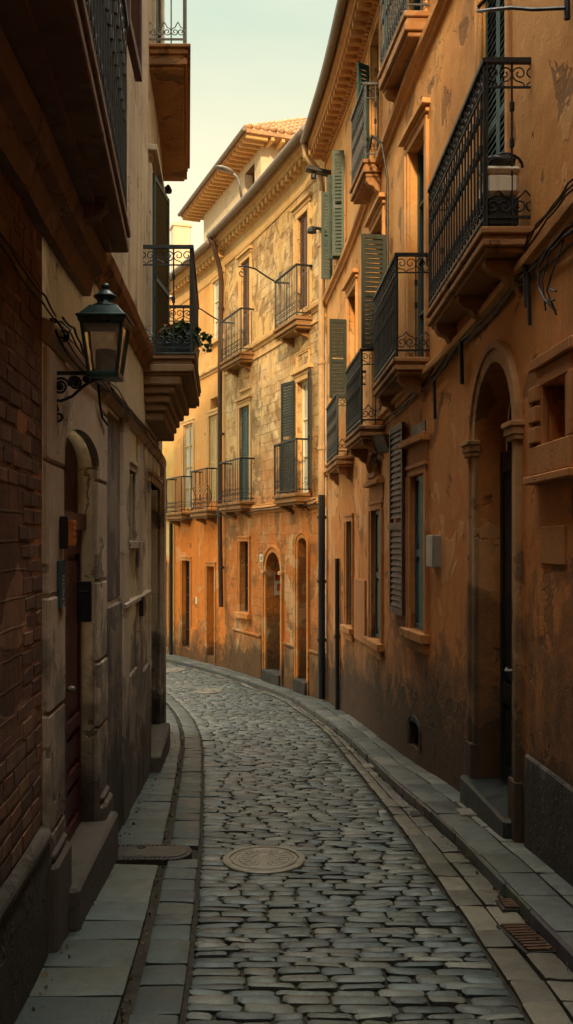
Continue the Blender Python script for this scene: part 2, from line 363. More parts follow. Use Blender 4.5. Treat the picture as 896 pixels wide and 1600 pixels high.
# ------------------------------------------------------------------ ground, road and pavements
def sheet(name, mat, fl, fr, y0, y1, dz, step=.4):
    mb = MB(); n = int((y1-y0)/step); prev = None
    for i in range(n+1):
        y = y0+(y1-y0)*i/n; z = zg(y)+dz; row = [(fl(y)+(fr(y)-fl(y))*k/4, y, z) for k in range(5)]
        idx = mb.add(row)
        if prev is not None:
            for k in range(4): mb.f.append((prev+k, prev+k+1, idx+k+1, idx+k))
        prev = idx
    return struct(mb.build(name, mat))
mb = MB(); ys = [-300,-60,-12,0,4,8,12,16,17,18,19,24,30,45,80,200,700]; prev = None
for y in ys:
    i = mb.add([(x, y, zg(y)-.16) for x in (-600,-60,-8,0,8,60,600)])
    if prev is not None:
        for k in range(6): mb.f.append((prev+k, prev+k+1, i+k+1, i+k))
    prev = i
struct(mb.build('ground', M['ground']))

HOLES = []            # (x, y, rx, ry): iron covers let into the stones
def stones(mb, fl, fr, y0, y1, dz, rowlen, colw, gap, rise, cols, wob=.004, tiltz=.006, skew=.0, rnd=.22, curve=0., grid=3, xcols=None):
    y = y0
    while y < y1:
        L = U(*rowlen); a, b = y, y+L; y = b
        w = fr(a)-fl(a); ncol = 1
        if xcols is not None: cuts = [0.]+[c+U(-.03, .03) for c in xcols]+[1.]
        else:
            cuts = [0.]; 
            while cuts[-1] < 1: cuts.append(cuts[-1]+U(*colw)/w)
            cuts[-1] = 1.
            if len(cuts) > 2 and cuts[-1]-cuts[-2] < colw[0]*.6/w: cuts.pop(-2)
        ph = U(0, 7)
        for k in range(len(cuts)-1):
            c0, c1 = cuts[k], cuts[k+1]
            j = [U(-wob, wob) for _ in range(8)]; hz = U(-tiltz, tiltz); tx, ty = U(-tiltz, tiltz), U(-tiltz, tiltz)
            c = random.choice(cols); v = U(.62, 1.32); col = tuple(q*v for q in c)
            X = lambda s, yy: fl(yy)+(fr(yy)-fl(yy))*s
            cx = X((c0+c1)/2, (a+b)/2); cy = (a+b)/2
            if any(((cx-h[0])/h[2])**2+((cy-h[1])/h[3])**2 < 1 for h in HOLES): continue
            lw, ld = max(.04, (c1-c0)*w), b-a
            ex, ey = min(.3, (.012+rise*.8)/lw), min(.3, (.012+rise*.8)/ld)
            FX = [0, ex, .5+U(-.1,.1), 1-ex, 1]; FY = [0, ey, .5+U(-.1,.1), 1-ey, 1]; G = 4; pts = []
            cr = [U(0, rnd) for _ in range(4)]
            for q in range(G+1):
                for p in range(G+1):
                    s_, r_ = FX[p], FY[q]
                    e = (1 if p in (0, G) else 0)+(1 if q in (0, G) else 0)
                    yy = a+(b-a)*r_+gap*(.5-r_)
                    yy += curve*math.sin(ph+(c0+(c1-c0)*s_)*w*3.)
                    xx = X(c0+(c1-c0)*s_, yy)+gap*(.5-s_)*1.2
                    if e == 2: k_ = cr[(p > 0)+2*(q > 0)]; xx += (cx-xx)*k_*.35; yy += (cy-yy)*k_*.35
                    jx = j[p % 4]*(1 if e else .4); jy = j[4+(q+p) % 4]*(1 if e else .4)
                    zz = zg(yy)+dz+hz+tx*(s_-.5)*2+ty*(r_-.5)*2-(0 if e == 0 else rise*(.7 if e == 1 else 1.))
                    zz += noise.noise(Vector((xx*11, yy*11, 3)))*tiltz*.9
                    pts.append((xx+jx, yy+jy, zz))
            i = mb.add(pts, None, col)
            for q in range(G):
                for p in range(G): mb.f.append((i+q*(G+1)+p, i+q*(G+1)+p+1, i+(q+1)*(G+1)+p+1, i+(q+1)*(G+1)+p))
            ring = [q for q in range(G+1)]+[(k_+1)*(G+1)+G for k_ in range(G)]+[G*(G+1)+G-1-k_ for k_ in range(G)]+[(G-1-k_)*(G+1) for k_ in range(G-1)]
            dk = tuple(q*.35 for q in col)
            hi = mb.add([pts[r] for r in ring], None, dk); lo = mb.add([(pts[r][0], pts[r][1], pts[r][2]-.07) for r in ring], None, dk)
            for r in range(len(ring)): mb.f.append((hi+r, hi+(r+1) % len(ring), lo+(r+1) % len(ring), lo+r))
def g_at(px, py, dz=0):
    """point of the street surface seen at a pixel of the survey"""
    d = 4.
    for _ in range(60): d = (EYE-zg(d)-dz)*FPX/(py-HY)*.5+d*.5
    return Vector((px_x(px, d), d, zg(d)+dz))
mh = g_at(413, 1343); HOLES.append((mh.x, mh.y, .23, .30))
mh2 = g_at(268, 1047); HOLES.append((mh2.x, mh2.y, .2, .4))
mh3 = g_at(325, 1080)
COB = [(.098,.130,.126),(.078,.108,.110),(.128,.145,.126),(.066,.097,.102),(.162,.168,.142),(.088,.102,.094),(.112,.136,.126)]
SLB = [(0.056,0.077,0.074),(0.044,0.067,0.065),(0.063,0.078,0.070),(0.041,0.059,0.059),(0.074,0.085,0.074)]
GUT = [(0.148,0.133,0.104),(0.122,0.115,0.092),(0.170,0.152,0.115),(0.133,0.127,0.107)]
RP = [(0.122,0.122,0.107),(0.100,0.104,0.094),(0.141,0.135,0.111),(0.092,0.098,0.092)]
JL = lambda y: KL(y)+.0
mb = MB(); stones(mb, lambda y: KL(y)+.01, lambda y: min(KR(y), KT(y)-.145)-.01, 2.2, 28.5, .0, (.068,.11), (.13,.29), .013, .014, COB, .004, .0055, .0, .6, .006)
road = struct(mb.build('road', M['cobble'], smooth=True)); 
sheet('road_bed', M['joint'], lambda y: CL.f(y)-.3, lambda y: KT(y)+.02, -12, 29, -.026)
gl = lambda y: KL(y)-.25
HOLES2 = HOLES
dr = g_at(248, 1336); HOLES.append((dr.x-.02, dr.y, .30, .20))
mb = MB(); stones(mb, lambda y: KL(y)-.235, lambda y: KL(y)-.004, 2.2, 25, .012, (.17,.38), None, .014, .010, SLB, .004, .004, 0, .12, 0., 3, [])
struct(mb.build('pavement', M['slab'], smooth=True))
mb = MB(); stones(mb, lambda y: CL.f(y)+.0, lambda y: KL(y)-.285, 2.2, 25, .016, (.24,.62), None, .012, .008, SLB, .004, .004, 0, .06, 0., 3, [])
struct(mb.build('pavement', M['slab'], smooth=True))
HOLES.clear()
mb = MB(); stones(mb, lambda y: min(KR(y)+.004, KT(y)-.14), lambda y: KT(y)-.02, 2.2, 28.5, .004, (.22,.55), None, .012, .008, GUT, .005, .005, 0, .08, 0., 3, [.52])
struct(mb.build('gutter', M['gslab'], smooth=True))
mb = MB(); stones(mb, lambda y: KT(y), lambda y: max(KT(y)+.2, (CR.f(y) if y < 18.1 else CF.f(y))+.04), 2.2, 28.5, .10, (.3,.7), None, .010, .010, RP, .004, .004, 0, .06, 0., 3, [.55])
struct(mb.build('pavement', M['slab'], smooth=True))
# kerb face under the raised pavement
mb = MB(); y = 2.2
while y < 28.5:
    L = U(.5, .95); a, b = y+.006, y+L-.006; y += L; c = tuple(q*U(.45, .7) for q in random.choice(RP)); o = U(-.006, .006)
    p = []
    for z_ in (-.15, .085):
        for (yy, ox) in ((a, -.012+o), (a, .16), (b, .16), (b, -.012+o)): p.append((KT(yy)+ox, yy, zg(yy)+z_))
    mb.hexa(p, c)
struct(mb.build('kerb', M['slab'], bevel=.012))

# ------------------------------------------------------------------ facade tools
class Facade:
    def __init__(s, C, root): s.C = C; s.root = root; s.ops = []
    def u(s, px): return s.C.upx(px)
    def z(s, px, py): return s.C.z(px, py)
    def rect(s, pxa, pxb, pyt, pyb, pxr=None):
        """opening from survey pixels; heights read at the middle (or at pxr)"""
        ua, ub = sorted((s.u(pxa), s.u(pxb))); pm = pxr or (pxa+pxb)/2
        return [ua, ub, s.z(pm, pyb), s.z(pm, pyt)]
    def hole(s, r, arch=0., depth=.2): s.ops.append(dict(r=r, arch=arch, depth=depth)); return s.ops[-1]
    def wall(s, name, mat, u0, u1, z0, z1, reveal_mat=None):
        C = s.C; ops = [o for o in s.ops if o['r'][1] > u0 and o['r'][0] < u1]
        us = {round(u0, 4), round(u1, 4)}; zs = {round(z0, 4), round(z1, 4)}
        k = u0
        while k < u1: us.add(round(k, 4)); k += .35
        for o in ops:
            r = o['r']; us |= {round(r[0], 4), round(r[1], 4)}; zs |= {round(r[2], 4), round(r[3]+o['arch'], 4)}
            if o['arch']:
                for q in range(1, 12): us.add(round(r[0]+(r[1]-r[0])*q/12, 4))
        def clean(vals, keep):
            vals = sorted(vals); out = [vals[0]]
            for v in vals[1:]:
                if v-out[-1] < .012:
                    if v in keep: out[-1] = v
                    continue
                out.append(v)
            return out
        keep = {round(q, 4) for o in ops for q in o['r'][:2]}
        us = sorted(us); zs = sorted(zs)
        mb = MB(); idx = {}
        def vid(u, z):
            if (u, z) not in idx: idx[(u, z)] = mb.add([C.pt(u, z)], [(u, z)])
            return idx[(u, z)]
        for a, b in zip(us, us[1:]):
            if b-a < 1e-5: continue
            um = (a+b)/2
            for c, d in zip(zs, zs[1:]):
                zm = (c+d)/2
                if any(o['r'][0] < um < o['r'][1] and o['r'][2] < zm < o['r'][3]+o['arch'] for o in ops): continue
                mb.f.append((vid(a, c), vid(b, c), vid(b, d), vid(a, d)))
        for o in ops:
            r = o['r']; ar = o['arch']; dp = o['depth']; rim = [(r[0], r[2])]
            if ar:
                n = 12; arc = []
                for q in range(n+1):
                    th = math.pi*(1-q/n); um = (r[0]+r[1])/2; w = (r[1]-r[0])/2
                    arc.append((um+w*math.cos(th), r[3]+ar*math.sin(th)))
                top = r[3]+ar
                for a, b in zip(arc, arc[1:]):
                    q = [(a[0], a[1]), (b[0], b[1]), (b[0], top), (a[0], top)]
                    if abs(a[1]-top) < 1e-4: q.pop(3)
                    if abs(b[1]-top) < 1e-4: q.pop(2)
                    if len(q) > 2: mb.poly([C.pt(*w_) for w_ in q], q)
                rim += arc
            else: rim += [(r[0], r[3]), (r[1], r[3])]
            rim += [(r[1], r[2])]
            for a, b in zip(rim, rim[1:]+rim[:1]):
                mb.poly([C.pt(a[0], a[1]), C.pt(b[0], b[1]), C.pt(b[0], b[1], -dp), C.pt(a[0], a[1], -dp)], [a, b, (b[0]+dp, b[1]), (a[0]+dp, a[1])])
        return mb.build(name, mat, s.root)
    def fbox(s, mb, u0, u1, z0, z1, p0, p1, step=.4):
        n = max(1, int((u1-u0)/step)); C = s.C; prev = None
        for k in range(n+1):
            u = u0+(u1-u0)*k/n
            i = mb.add([C.pt(u, z0, p0), C.pt(u, z0, p1), C.pt(u, z1, p1), C.pt(u, z1, p0)])
            if prev is None: mb.f.append((i, i+1, i+2, i+3))
            else:
                for q in range(4): mb.f.append((prev+q, prev+(q+1) % 4, i+(q+1) % 4, i+q))
            prev = i
        mb.f.append((prev+3, prev+2, prev+1, prev))
    def sweep(s, mb, u0, u1, zf, prof, step=.3):
        n = max(1, int((u1-u0)/step)); C = s.C; prev = None; m = len(prof)
        for k in range(n+1):
            u = u0+(u1-u0)*k/n; zb = zf(u); jz = U(-.003, .003)
            i = mb.add([C.pt(u, zb+z_+jz, p+U(-.002, .002)) for p, z_ in prof])
            if prev is None: mb.f.append(tuple(range(i, i+m)))
            else:
                for q in range(m): mb.f.append((prev+q, prev+(q+1) % m, i+(q+1) % m, i+q))
            prev = i
        mb.f.append(tuple(range(prev, prev+m))[::-1])
    def surround(s, mb, r, w=.12, p=.035, arch=0., key=False, top=True, bottom=None, lip=.018):
        """moulded architrave round an opening"""
        u0, u1, z0, z1 = r; z0 = bottom if bottom is not None else z0
        for (a, b, pp) in ((0, w*.62, p*.6), (w*.62, w, p)):
            s.fbox(mb, u0-b, u0-a, z0, z1, -.02, pp); s.fbox(mb, u1+a, u1+b, z0, z1, -.02, pp)
            if not arch and top: s.fbox(mb, u0-b, u1+b, z1+a+.0005, z1+b, -.02, pp+.0015)
            elif arch:
                n = 14; C = s.C; um = (u0+u1)/2; hw = (u1-u0)/2; prev = None
                for q in range(n+1):
                    th = math.pi*(1-q/n); c, sn = math.cos(th), math.sin(th)
                    A = (um+(hw+a)*c, z1+(arch+a)*sn); B = (um+(hw+b)*c, z1+(arch+b)*sn)
                    i = mb.add([C.pt(A[0], A[1], -.02), C.pt(A[0], A[1], pp), C.pt(B[0], B[1], pp), C.pt(B[0], B[1], -.02)])
                    if prev is not None:
                        for k in range(4): mb.f.append((prev+k, prev+(k+1) % 4, i+(k+1) % 4, i+k))
                    else: mb.f.append((i, i+1, i+2, i+3))
                    prev = i
                mb.f.append((prev+3, prev+2, prev+1, prev))
    def M(s, u, z, p=0.):
        """frame on the facade: x along the wall (away), y out of the wall, z up"""
        o = s.C.pt(u, z, p); T = s.C.T(u); N = s.C.N(u); m = Matrix.Identity(4)
        for i, v in enumerate(((T[0],T[1],0), (N[0],N[1],0), (0,0,1))):
            for k in range(3): m[k][i] = v[k]
        for k in range(3): m[k][3] = o[k]
        return m

def louvres(mb, Mx, w, h, th=.035, slat=.055, fr=.05, mid=True):
    """a louvred leaf: x 0..w, y 0..th (front is +y), z 0..h"""
    mb.obox(Mx, 0, fr, 0, th, 0, h); mb.obox(Mx, w-fr, w, 0, th, 0, h)
    rails = [0, h-fr*1.3] + ([h*.45] if mid else [])
    for z_ in rails: mb.obox(Mx, fr, w-fr, .001, th-.001, z_, z_+fr*1.3)
    z_ = fr*1.4
    while z_ < h-fr*1.6:
        if not (mid and abs(z_-h*.45-fr*.6) < fr*.9):
            c = th/2
            mb.hexa([Mx @ Vector(q) for q in ((fr,c-.012,z_+slat*.92),(w-fr,c-.012,z_+slat*.92),(w-fr,c-.006,z_+slat*1.0),(fr,c-.006,z_+slat*1.0),
                                              (fr,c+.014,z_),(w-fr,c+.014,z_),(w-fr,c+.018,z_+.008),(fr,c+.018,z_+.008))])
        z_ += slat
def door_leaf(mb, Mx, w, h, th=.05, panels=((.08,.36),(.42,.93)), cols=2):
    mb.obox(Mx, 0, w, 0, th*.5, 0, h)
    cw = w/cols
    for c in range(cols):
        x0 = c*cw
        mb.obox(Mx, x0+.004, x0+.08, th*.5, th, 0, h); mb.obox(Mx, x0+cw-.08, x0+cw-.004, th*.5, th, 0, h)
        zz = [0]+[q for p in panels for q in p]+[1]
        for a, b in zip(zz[::2], zz[1::2]): mb.obox(Mx, x0+.08, x0+cw-.08, th*.5, th-.001, a*h, b*h)
        for a, b in panels:
            if cw > .3: mb.obox(Mx, x0+.13, x0+cw-.13, th*.5, th*.8, a*h+.05, b*h-.05)
def casement(f, r, depth, frame_mat, parent_name='window', panes=(2, 3), back='glass', frw=.05, bar=.028):
    """window set in an opening: frame with bars (part) and its pane (sub-part)"""
    u0, u1, z0, z1 = r; um = (u0+u1)/2; w = u1-u0; h = z1-z0
    Mx = f.M(um, z0, -depth); mb = MB()
    mb.obox(Mx, -w/2-.03, -w/2+frw, 0, .05, -.03, h+.03); mb.obox(Mx, w/2-frw, w/2+.03, 0, .05, -.03, h+.03)
    mb.obox(Mx, -w/2+frw, w/2-frw, .001, .049, -.03, frw); mb.obox(Mx, -w/2+frw, w/2-frw, .001, .049, h-frw, h+.03)
    for k in range(1, panes[0]):
        x = -w/2+w*k/panes[0]; mb.obox(Mx, x-bar, x+bar, .002, .046, frw, h-frw)
    for k in range(1, panes[1]):
        z_ = h*k/panes[1]; mb.obox(Mx, -w/2+frw, w/2-frw, .004, .04, z_-bar*.6, z_+bar*.6)
    o = mb.build(parent_name, M[frame_mat], f.root)
    g = MB(); g.poly([Mx @ Vector(q) for q in ((-w/2-.02,.012,-.02),(w/2+.02,.012,-.02),(w/2+.02,.012,h+.02),(-w/2-.02,.012,h+.02))])
    p = g.build('pane', M[back], o)
    return o
def dark_back(f, r, depth, arch=0., mat='inside', name='backing'):
    u0, u1, z0, z1 = r; Mx = f.M((u0+u1)/2, z0, -depth); w = u1-u0; g = MB()
    g.poly([Mx @ Vector(q) for q in ((-w/2-.1,0,-.1),(w/2+.1,0,-.1),(w/2+.1,0,z1-z0+arch+.1),(-w/2-.1,0,z1-z0+arch+.1))])
    return g.build(name, M[mat], f.root)
def shutter_pair(f, r, mat, depth=.05, name='shutter', mid=True):
    """two closed louvred leaves filling an opening"""
    u0, u1, z0, z1 = r; w = (u1-u0)/2; out = []
    for k in range(2):
        Mx = f.M(u0+w*(k+.5), z0, -depth); mb = MB()
        Mx = Mx @ Matrix.Translation((-w/2+.004, 0, .01)); louvres(mb, Mx, w-.008, z1-z0-.02, .035, .06, .05, mid)
        out.append(mb.build(name, M[mat], f.root))
    b = MB(); Mx = f.M((u0+u1)/2, z0, -depth-.03); b.poly([Mx @ Vector(q) for q in ((-w-.03,0,-.02),(w+.03,0,-.02),(w+.03,0,z1-z0+.02),(-w-.03,0,z1-z0+.02))])
    b.build('backing', M['inside'], f.root)
    return out
def spiral(mb, Mx, cx, cz, r, turns=1.4, a0=0., sgn=1, rad=.006, tail=None):
    n = int(14*turns); pts = []
    for k in range(n+1):
        t_ = k/n; rr = r*(1-.78*t_); a_ = a0+sgn*2*math.pi*turns*t_
        pts.append(Mx @ Vector((cx+rr*math.cos(a_), 0, cz+rr*math.sin(a_))))
    if tail: pts = [Mx @ Vector(q) for q in tail]+pts
    mb.tube(pts, rad, 4)
def rail_panel(mb, A, B, z0, h, n, heavy=1., rich=True, rails=True, belly=0.):
    """one straight run of wrought iron railing from A to B (xy), standing on z0"""
    A = Vector((A[0],A[1],z0)); B = Vector((B[0],B[1],z0)); w = (B-A).length
    Mx = frame_at(A, (B-A)); r = .0075*heavy
    mb.obox(Mx, -.012, w+.012, -.018*heavy, .018*heavy, h-.022, h+.012)
    mb.obox(Mx, 0, w, -.008, .008, .055, .075); mb.obox(Mx, 0, w, -.008, .008, h-.20, h-.188) if heavy > 1.06 else None
    bay = w/n
    for k in range(n+1):
        x = min(max(k*bay, .012), w-.012); e = k in (0, n)
        pts = []
        for q in range(9):
            z_ = h*q/8; pts.append(Mx @ Vector((x, -belly*math.sin(math.pi*min(1, q/5.))*(1 if q < 5 else 0), z_)))
        mb.tube(pts if belly else [pts[0], pts[-1]], r*1.35 if e else r, 5)
        if rich is True and not e and heavy > 1.06:
            for zz in (h*.72, h*.5):
                mb.tube([Mx @ Vector((x,0,zz-.03)), Mx @ Vector((x,0,zz-.012)), Mx @ Vector((x,0,zz+.012)), Mx @ Vector((x,0,zz+.03))], r*2.1, 6)
    for k in range(n):
        x0 = k*bay; xm = x0+bay/2; s_ = min(bay*.5, .12)
        if heavy <= 1.06:
            spiral(mb, Mx, xm, .17, .05, 1., 0, 1, .005); spiral(mb, Mx, xm, .29, .035, 1., 0, -1, .004)
            continue
        # lower band: paired scrolls making a lyre
        spiral(mb, Mx, x0+bay*.28, .15, s_*.62, 1.5, math.pi*.5, 1, .0055*heavy, [(xm,0,.26),(x0+bay*.4,0,.235)])
        spiral(mb, Mx, x0+bay*.72, .15, s_*.62, 1.5, math.pi*.5, -1, .0055*heavy, [(xm,0,.26),(x0+bay*.6,0,.235)])
        # upper band: hearts hanging from the rail
        if rich is True:
            spiral(mb, Mx, x0+bay*.27, h-.095, s_*.6, 1.4, -math.pi*.5, -1, .005*heavy, [(xm,0,h-.2),(x0+bay*.42,0,h-.165)])
            spiral(mb, Mx, x0+bay*.73, h-.095, s_*.6, 1.4, -math.pi*.5, 1, .005*heavy, [(xm,0,h-.2),(x0+bay*.58,0,h-.165)])
def inset(poly, d):
    """shrink the three free sides of a balcony plan (points: wall near, outer near, outer far, wall far)"""
    a, b, c, e = [Vector((q[0], q[1])) for q in poly]
    t_ = (c-b).normalized(); n = ((a-b)+(e-c)).normalized()
    return [a+t_*d, b+t_*d+n*d, c-t_*d+n*d, e-t_*d]
def balcony(f, poly, zf, hr, mat, iron, n_front, n_side, layers, rich=True, heavy=1., corb=None, top=None, belly=0., corb_mat=None, label=None):
    """balcony = slab (part) with railing, corbels (sub-parts). poly = plan; layers = [(thickness, inset)] downwards"""
    mb = MB(); z_ = zf
    for i, (th, ins) in enumerate(layers):
        q = inset(poly, ins); t0 = inset(poly, ins-.012) if i % 2 == 0 else q
        mb.prism([tuple(v) for v in q], z_-th, z_-(.0 if i == 0 else .0)); z_ -= th
    sl = mb.build('balcony', M[mat], f.root, bevel=.008, label=label)
    if top:
        tb = MB(); q = inset(poly, -.012); tb.prism([tuple(v) for v in q], zf+.001, zf+.014); tb.build('floor_edging', M[top], sl)
    rb = MB(); q = inset(poly, .035); a, b, c, e = q
    rail_panel(rb, a, b, zf+.01, hr, n_side, heavy, rich, belly=0); rail_panel(rb, b, c, zf+.01, hr, n_front, heavy, rich, belly=belly); rail_panel(rb, c, e, zf+.01, hr, n_side, heavy, rich)
    rb.build('railing', M[iron], sl)
    a, b, c, e = [Vector((v[0], v[1], 0)) for v in poly]
    for t_ in (corb or []):
        w0 = a.lerp(e, t_); o0 = b.lerp(c, t_); out = (o0-w0); L = out.length*.82; out.normalize(); tdir = (e-a).normalized()
        hw = .055; cs = .62 if heavy <= 1.06 else 1.; prof = [(a_, b_*cs) for a_, b_ in ((-.03,0),(L,0),(L,-.05),(L*.86,-.10),(L*.62,-.12),(L*.5,-.17),(L*.3,-.2),(L*.22,-.26),(L*.02,-.31),(-.03,-.33))]
        cb = MB(); m = len(prof); pts = []
        for s_ in (-1, 1):
            for d_, zz in prof: v = w0+out*d_+tdir*hw*s_; pts.append((v.x, v.y, z_+zz-.001))
        i = cb.add(pts); cb.f.append(tuple(range(i, i+m))); cb.f.append(tuple(range(i+m, i+2*m))[::-1])
        for k in range(m): cb.f.append((i+k, i+(k+1) % m, i+m+(k+1) % m, i+m+k))
        cb.build('corbel', M[corb_mat or mat], sl, bevel=.008)
    return sl, z_
def plan(C, pxw, d1, pxo1, d2, pxo2):
    """balcony plan from survey: near end depth d1 / far end depth d2 with the pixel column of each outer corner"""
    u1, u2 = C.uy(d1), C.uy(d2); a, e = C.pt(u1, 0, -.06), C.pt(u2, 0, -.06)
    return [(a.x, a.y), (px_x(pxo1, d1), d1), (px_x(pxo2, d2), d2), (e.x, e.y)]
def downpipe(path, r, mat, root, name='downpipe', clips=()):
    mb = MB(); mb.tube(path, r, 8)
    for k in clips:
        c = Vector(k); mb.tube([c-Vector((0,0,.03)), c+Vector((0,0,.03))], r*1.35, 8)
    return mb.build(name, M[mat], root, smooth=False)
def drip_cable(pts, r=.009, sag=.0, n=10, mat='cable', name='cable'):
    mb = MB(); out = []
    pts = [Vector(p) for p in pts]
    for a, b in zip(pts, pts[1:]):
        for k in range(n):
            t_ = k/n; p = a.lerp(b, t_); p.z -= sag*4*t_*(1-t_); out.append(p)
    out.append(pts[-1]); mb.tube(out, r, 6); return mb.build(name, M[mat], None, smooth=True)

LOWER = lambda u: 3.86-.06*(CR.y(u)-6)
UPPER = lambda u: 7.18-.097*(CR.y(u)-9.5)
LEDGE = [(-.02,-.07),(.03,-.07),(.035,-.03),(.075,-.015),(.08,.03),(.05,.05),(.05,.075),(-.02,.09)]
# ================================================================== ochre town house along the near right
oh = thing('ochre_townhouse', 'long ochre stucco town house with tall arched portal and iron balconies, beside the raised kerb', 'town house', (1.79,6,zg(6)))
f = Facade(CR, oh)
door = [f.u(806), f.u(746), -.265, 2.68]
if door[0] > door[1]: door[0], door[1] = door[1], door[0]
f.hole(door, .60, .26)
wa = f.rect(643,665,742,985); wb = f.rect(582,597,797,1000); wc = f.rect(543,552,815,978)
for r in (wa, wb, wc): f.hole(r, 0, .16)
niche = [f.u(893), f.u(856), 2.47, 2.87]; f.hole(niche, 0, .3)
d1 = [CR.uy(7.5), CR.uy(8.3), 4.10, 6.75]; d2 = [CR.uy(10.3), CR.uy(11.05), 3.80, 6.3]; d3 = [CR.uy(12.62), CR.uy(13.45), 3.36, 6.15]; d4 = [CR.uy(15.0), CR.uy(15.75), 3.22, 5.85]
e1 = [CR.uy(10.35), CR.uy(11.2), 7.2, 8.95]; e2 = [CR.uy(12.85), CR.uy(13.6), 6.93, 8.85]; e3 = [CR.uy(16.2), CR.uy(16.95), 6.72, 8.2]
for r in (d1, d2, d3, d4, e1, e2, e3): f.hole(r, 0, .2)
vent = [f.u(656), f.u(641), CR.z(648,1168), CR.z(648,1137)]; f.hole(vent, .07, .2)
uEnd = CR.L-.005
zsplit = 3.66
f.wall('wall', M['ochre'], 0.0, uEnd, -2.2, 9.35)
# the end return and the flat roof behind the parapet
mb = MB(); a = CR.pt(uEnd, 0); mb.poly([(a.x,a.y,-2.2),(a.x+5,a.y+1,-2.2),(a.x+5,a.y+1,9.35),(a.x,a.y,9.35)]); mb.build('side_wall', M['ochre'], oh)
mb = MB(); pr = None
for k in range(0, 60):
    u = uEnd*k/59; p0 = CR.pt(u, 9.5, .30); p1 = CR.pt(u, 10.6, -5)
    i = mb.add([p0, p1, p1-Vector((0,0,.2)), p0-Vector((0,0,.06))])
    if pr is not None:
        for q in range(4): mb.f.append((pr+q, pr+(q+1) % 4, i+(q+1) % 4, i+q))
    pr = i
mb.build('roof', M['terra'], oh)
# cornice with modillions, gutter
mb = MB(); zc = lambda u: 9.18-.0*u
f.sweep(mb, CR.uy(3), uEnd, zc, [(-.02,-.22),(.03,-.22),(.045,-.14),(.10,-.10),(.11,-.05),(.30,-.04),(.31,.03),(.36,.06),(.37,.15),(-.02,.17)])
u = CR.uy(7)
while u < uEnd-.1:
    f.fbox(mb, u, u+.10, 9.035, 9.135, .05, .28); u += .23
u = CR.uy(7)
while u < uEnd-.05:
    f.fbox(mb, u, u+.055, 8.985, 9.028, .04, .095); u += .115
mb.build('cornice', M['ochre_trim'], oh)
mb = MB(); mb.tube([CR.pt(CR.uy(y_), 9.33, .44) for y_ in [5+.5*k for k in range(27)]], .075, 8); mb.build('gutter', M['zinc'], oh, smooth=True)
mb = MB(); f.sweep(mb, CR.uy(0), uEnd, LOWER, LEDGE); mb.build('string_course', M['ochre_trim'], oh)
mb = MB(); f.sweep(mb, CR.uy(3), uEnd, UPPER, [(p*1.25, z_*1.3) for p, z_ in LEDGE]); mb.build('string_course', M['ochre_trim'], oh)
# portal
mb = MB(); f.surround(mb, door, .17, .05, .60, bottom=zg(8)-.2)
for s_ in (0, 1):
    a, b = (door[0]-.18, door[0]+.0) if s_ == 0 else (door[1]-.0, door[1]+.18)
    f.fbox(mb, a-.03, b+.03, 2.61, 2.67, -.02, .085); f.fbox(mb, a-.02, b+.02, 2.57, 2.61, -.02, .07); f.fbox(mb, a-.045, b+.045, 2.67, 2.71, -.02, .10)
    f.fbox(mb, a-.006, b+.006, zg(8)-.3, .04, -.02, .06)
mb.build('door_surround', M['portal'], oh, bevel=.006)
mb = MB(); f.fbox(mb, door[0]-.1, door[1]+.16, zg(8)-.4, -.262, -.30, .12); mb.build('doorstep', M['slab'], oh, bevel=.02)
Mx = f.M((door[0]+door[1])/2, -.262, -.26); w = door[1]-door[0]
mb = MB(); door_leaf(mb, Mx @ Matrix.Translation((-w/2,0,0)), w, 2.86, .06, ((.05,.24),(.30,.94)), 2); dl = mb.build('door', M['blackdoor'], oh)
mb = MB(); c = Mx @ Vector((.05,.09,1.02)); mb.tube([c, c+Vector((-.03,0,.0)), c+Vector((-.045,.10,-.012)), c+Vector((-.03,.13,0))], .011, 6); mb.build('handle', M['letter'], dl)
mb = MB(); mb.poly([Mx @ Vector(q) for q in ((-w/2-.1,.0,2.84),(w/2+.1,.0,2.84),(w/2+.1,.0,3.7),(-w/2-.1,.0,3.7))]); mb.obox(Mx, -.03, .03, .0, .05, 2.87, 3.6); mb.build('transom', M['glass'], oh)
# ground floor windows
for r, pn in ((wa, 0), (wb, 1), (wc, 2)):
    mb = MB(); f.surround(mb, r, .13, .04); f.fbox(mb, r[0]-.18, r[1]+.18, r[2]-.10, r[2]-.005, -.02, .10); f.fbox(mb, r[0]-.14, r[1]+.14, r[2]-.22, r[2]-.105, -.02, .05)
    if pn < 2:
        f.fbox(mb, r[0]-.14, r[1]+.14, r[3]+.135, r[3]+.33, -.02, .022)
        f.fbox(mb, r[0]-.19, r[1]+.19, r[3]+.335, r[3]+.39, -.02, .11); f.fbox(mb, r[0]-.16, r[1]+.16, r[3]+.392, r[3]+.43, -.02, .07)
    mb.build('window_surround', M['ochre_low'], oh, bevel=.005)
for r, mt in ((wa, 'teal'), (wb, 'tealdark'), (wc, 'tealdark')):
    w = r[1]-r[0]; mb = MB(); door_leaf(mb, f.M((r[0]+r[1])/2, r[2]+.01, -.09) @ Matrix.Translation((-w/2,0,0)), w, r[3]-r[2]-.012, .05, ((.03,.47),(.52,.97)), 2); mb.build('panelled_shutter', M[mt], oh)
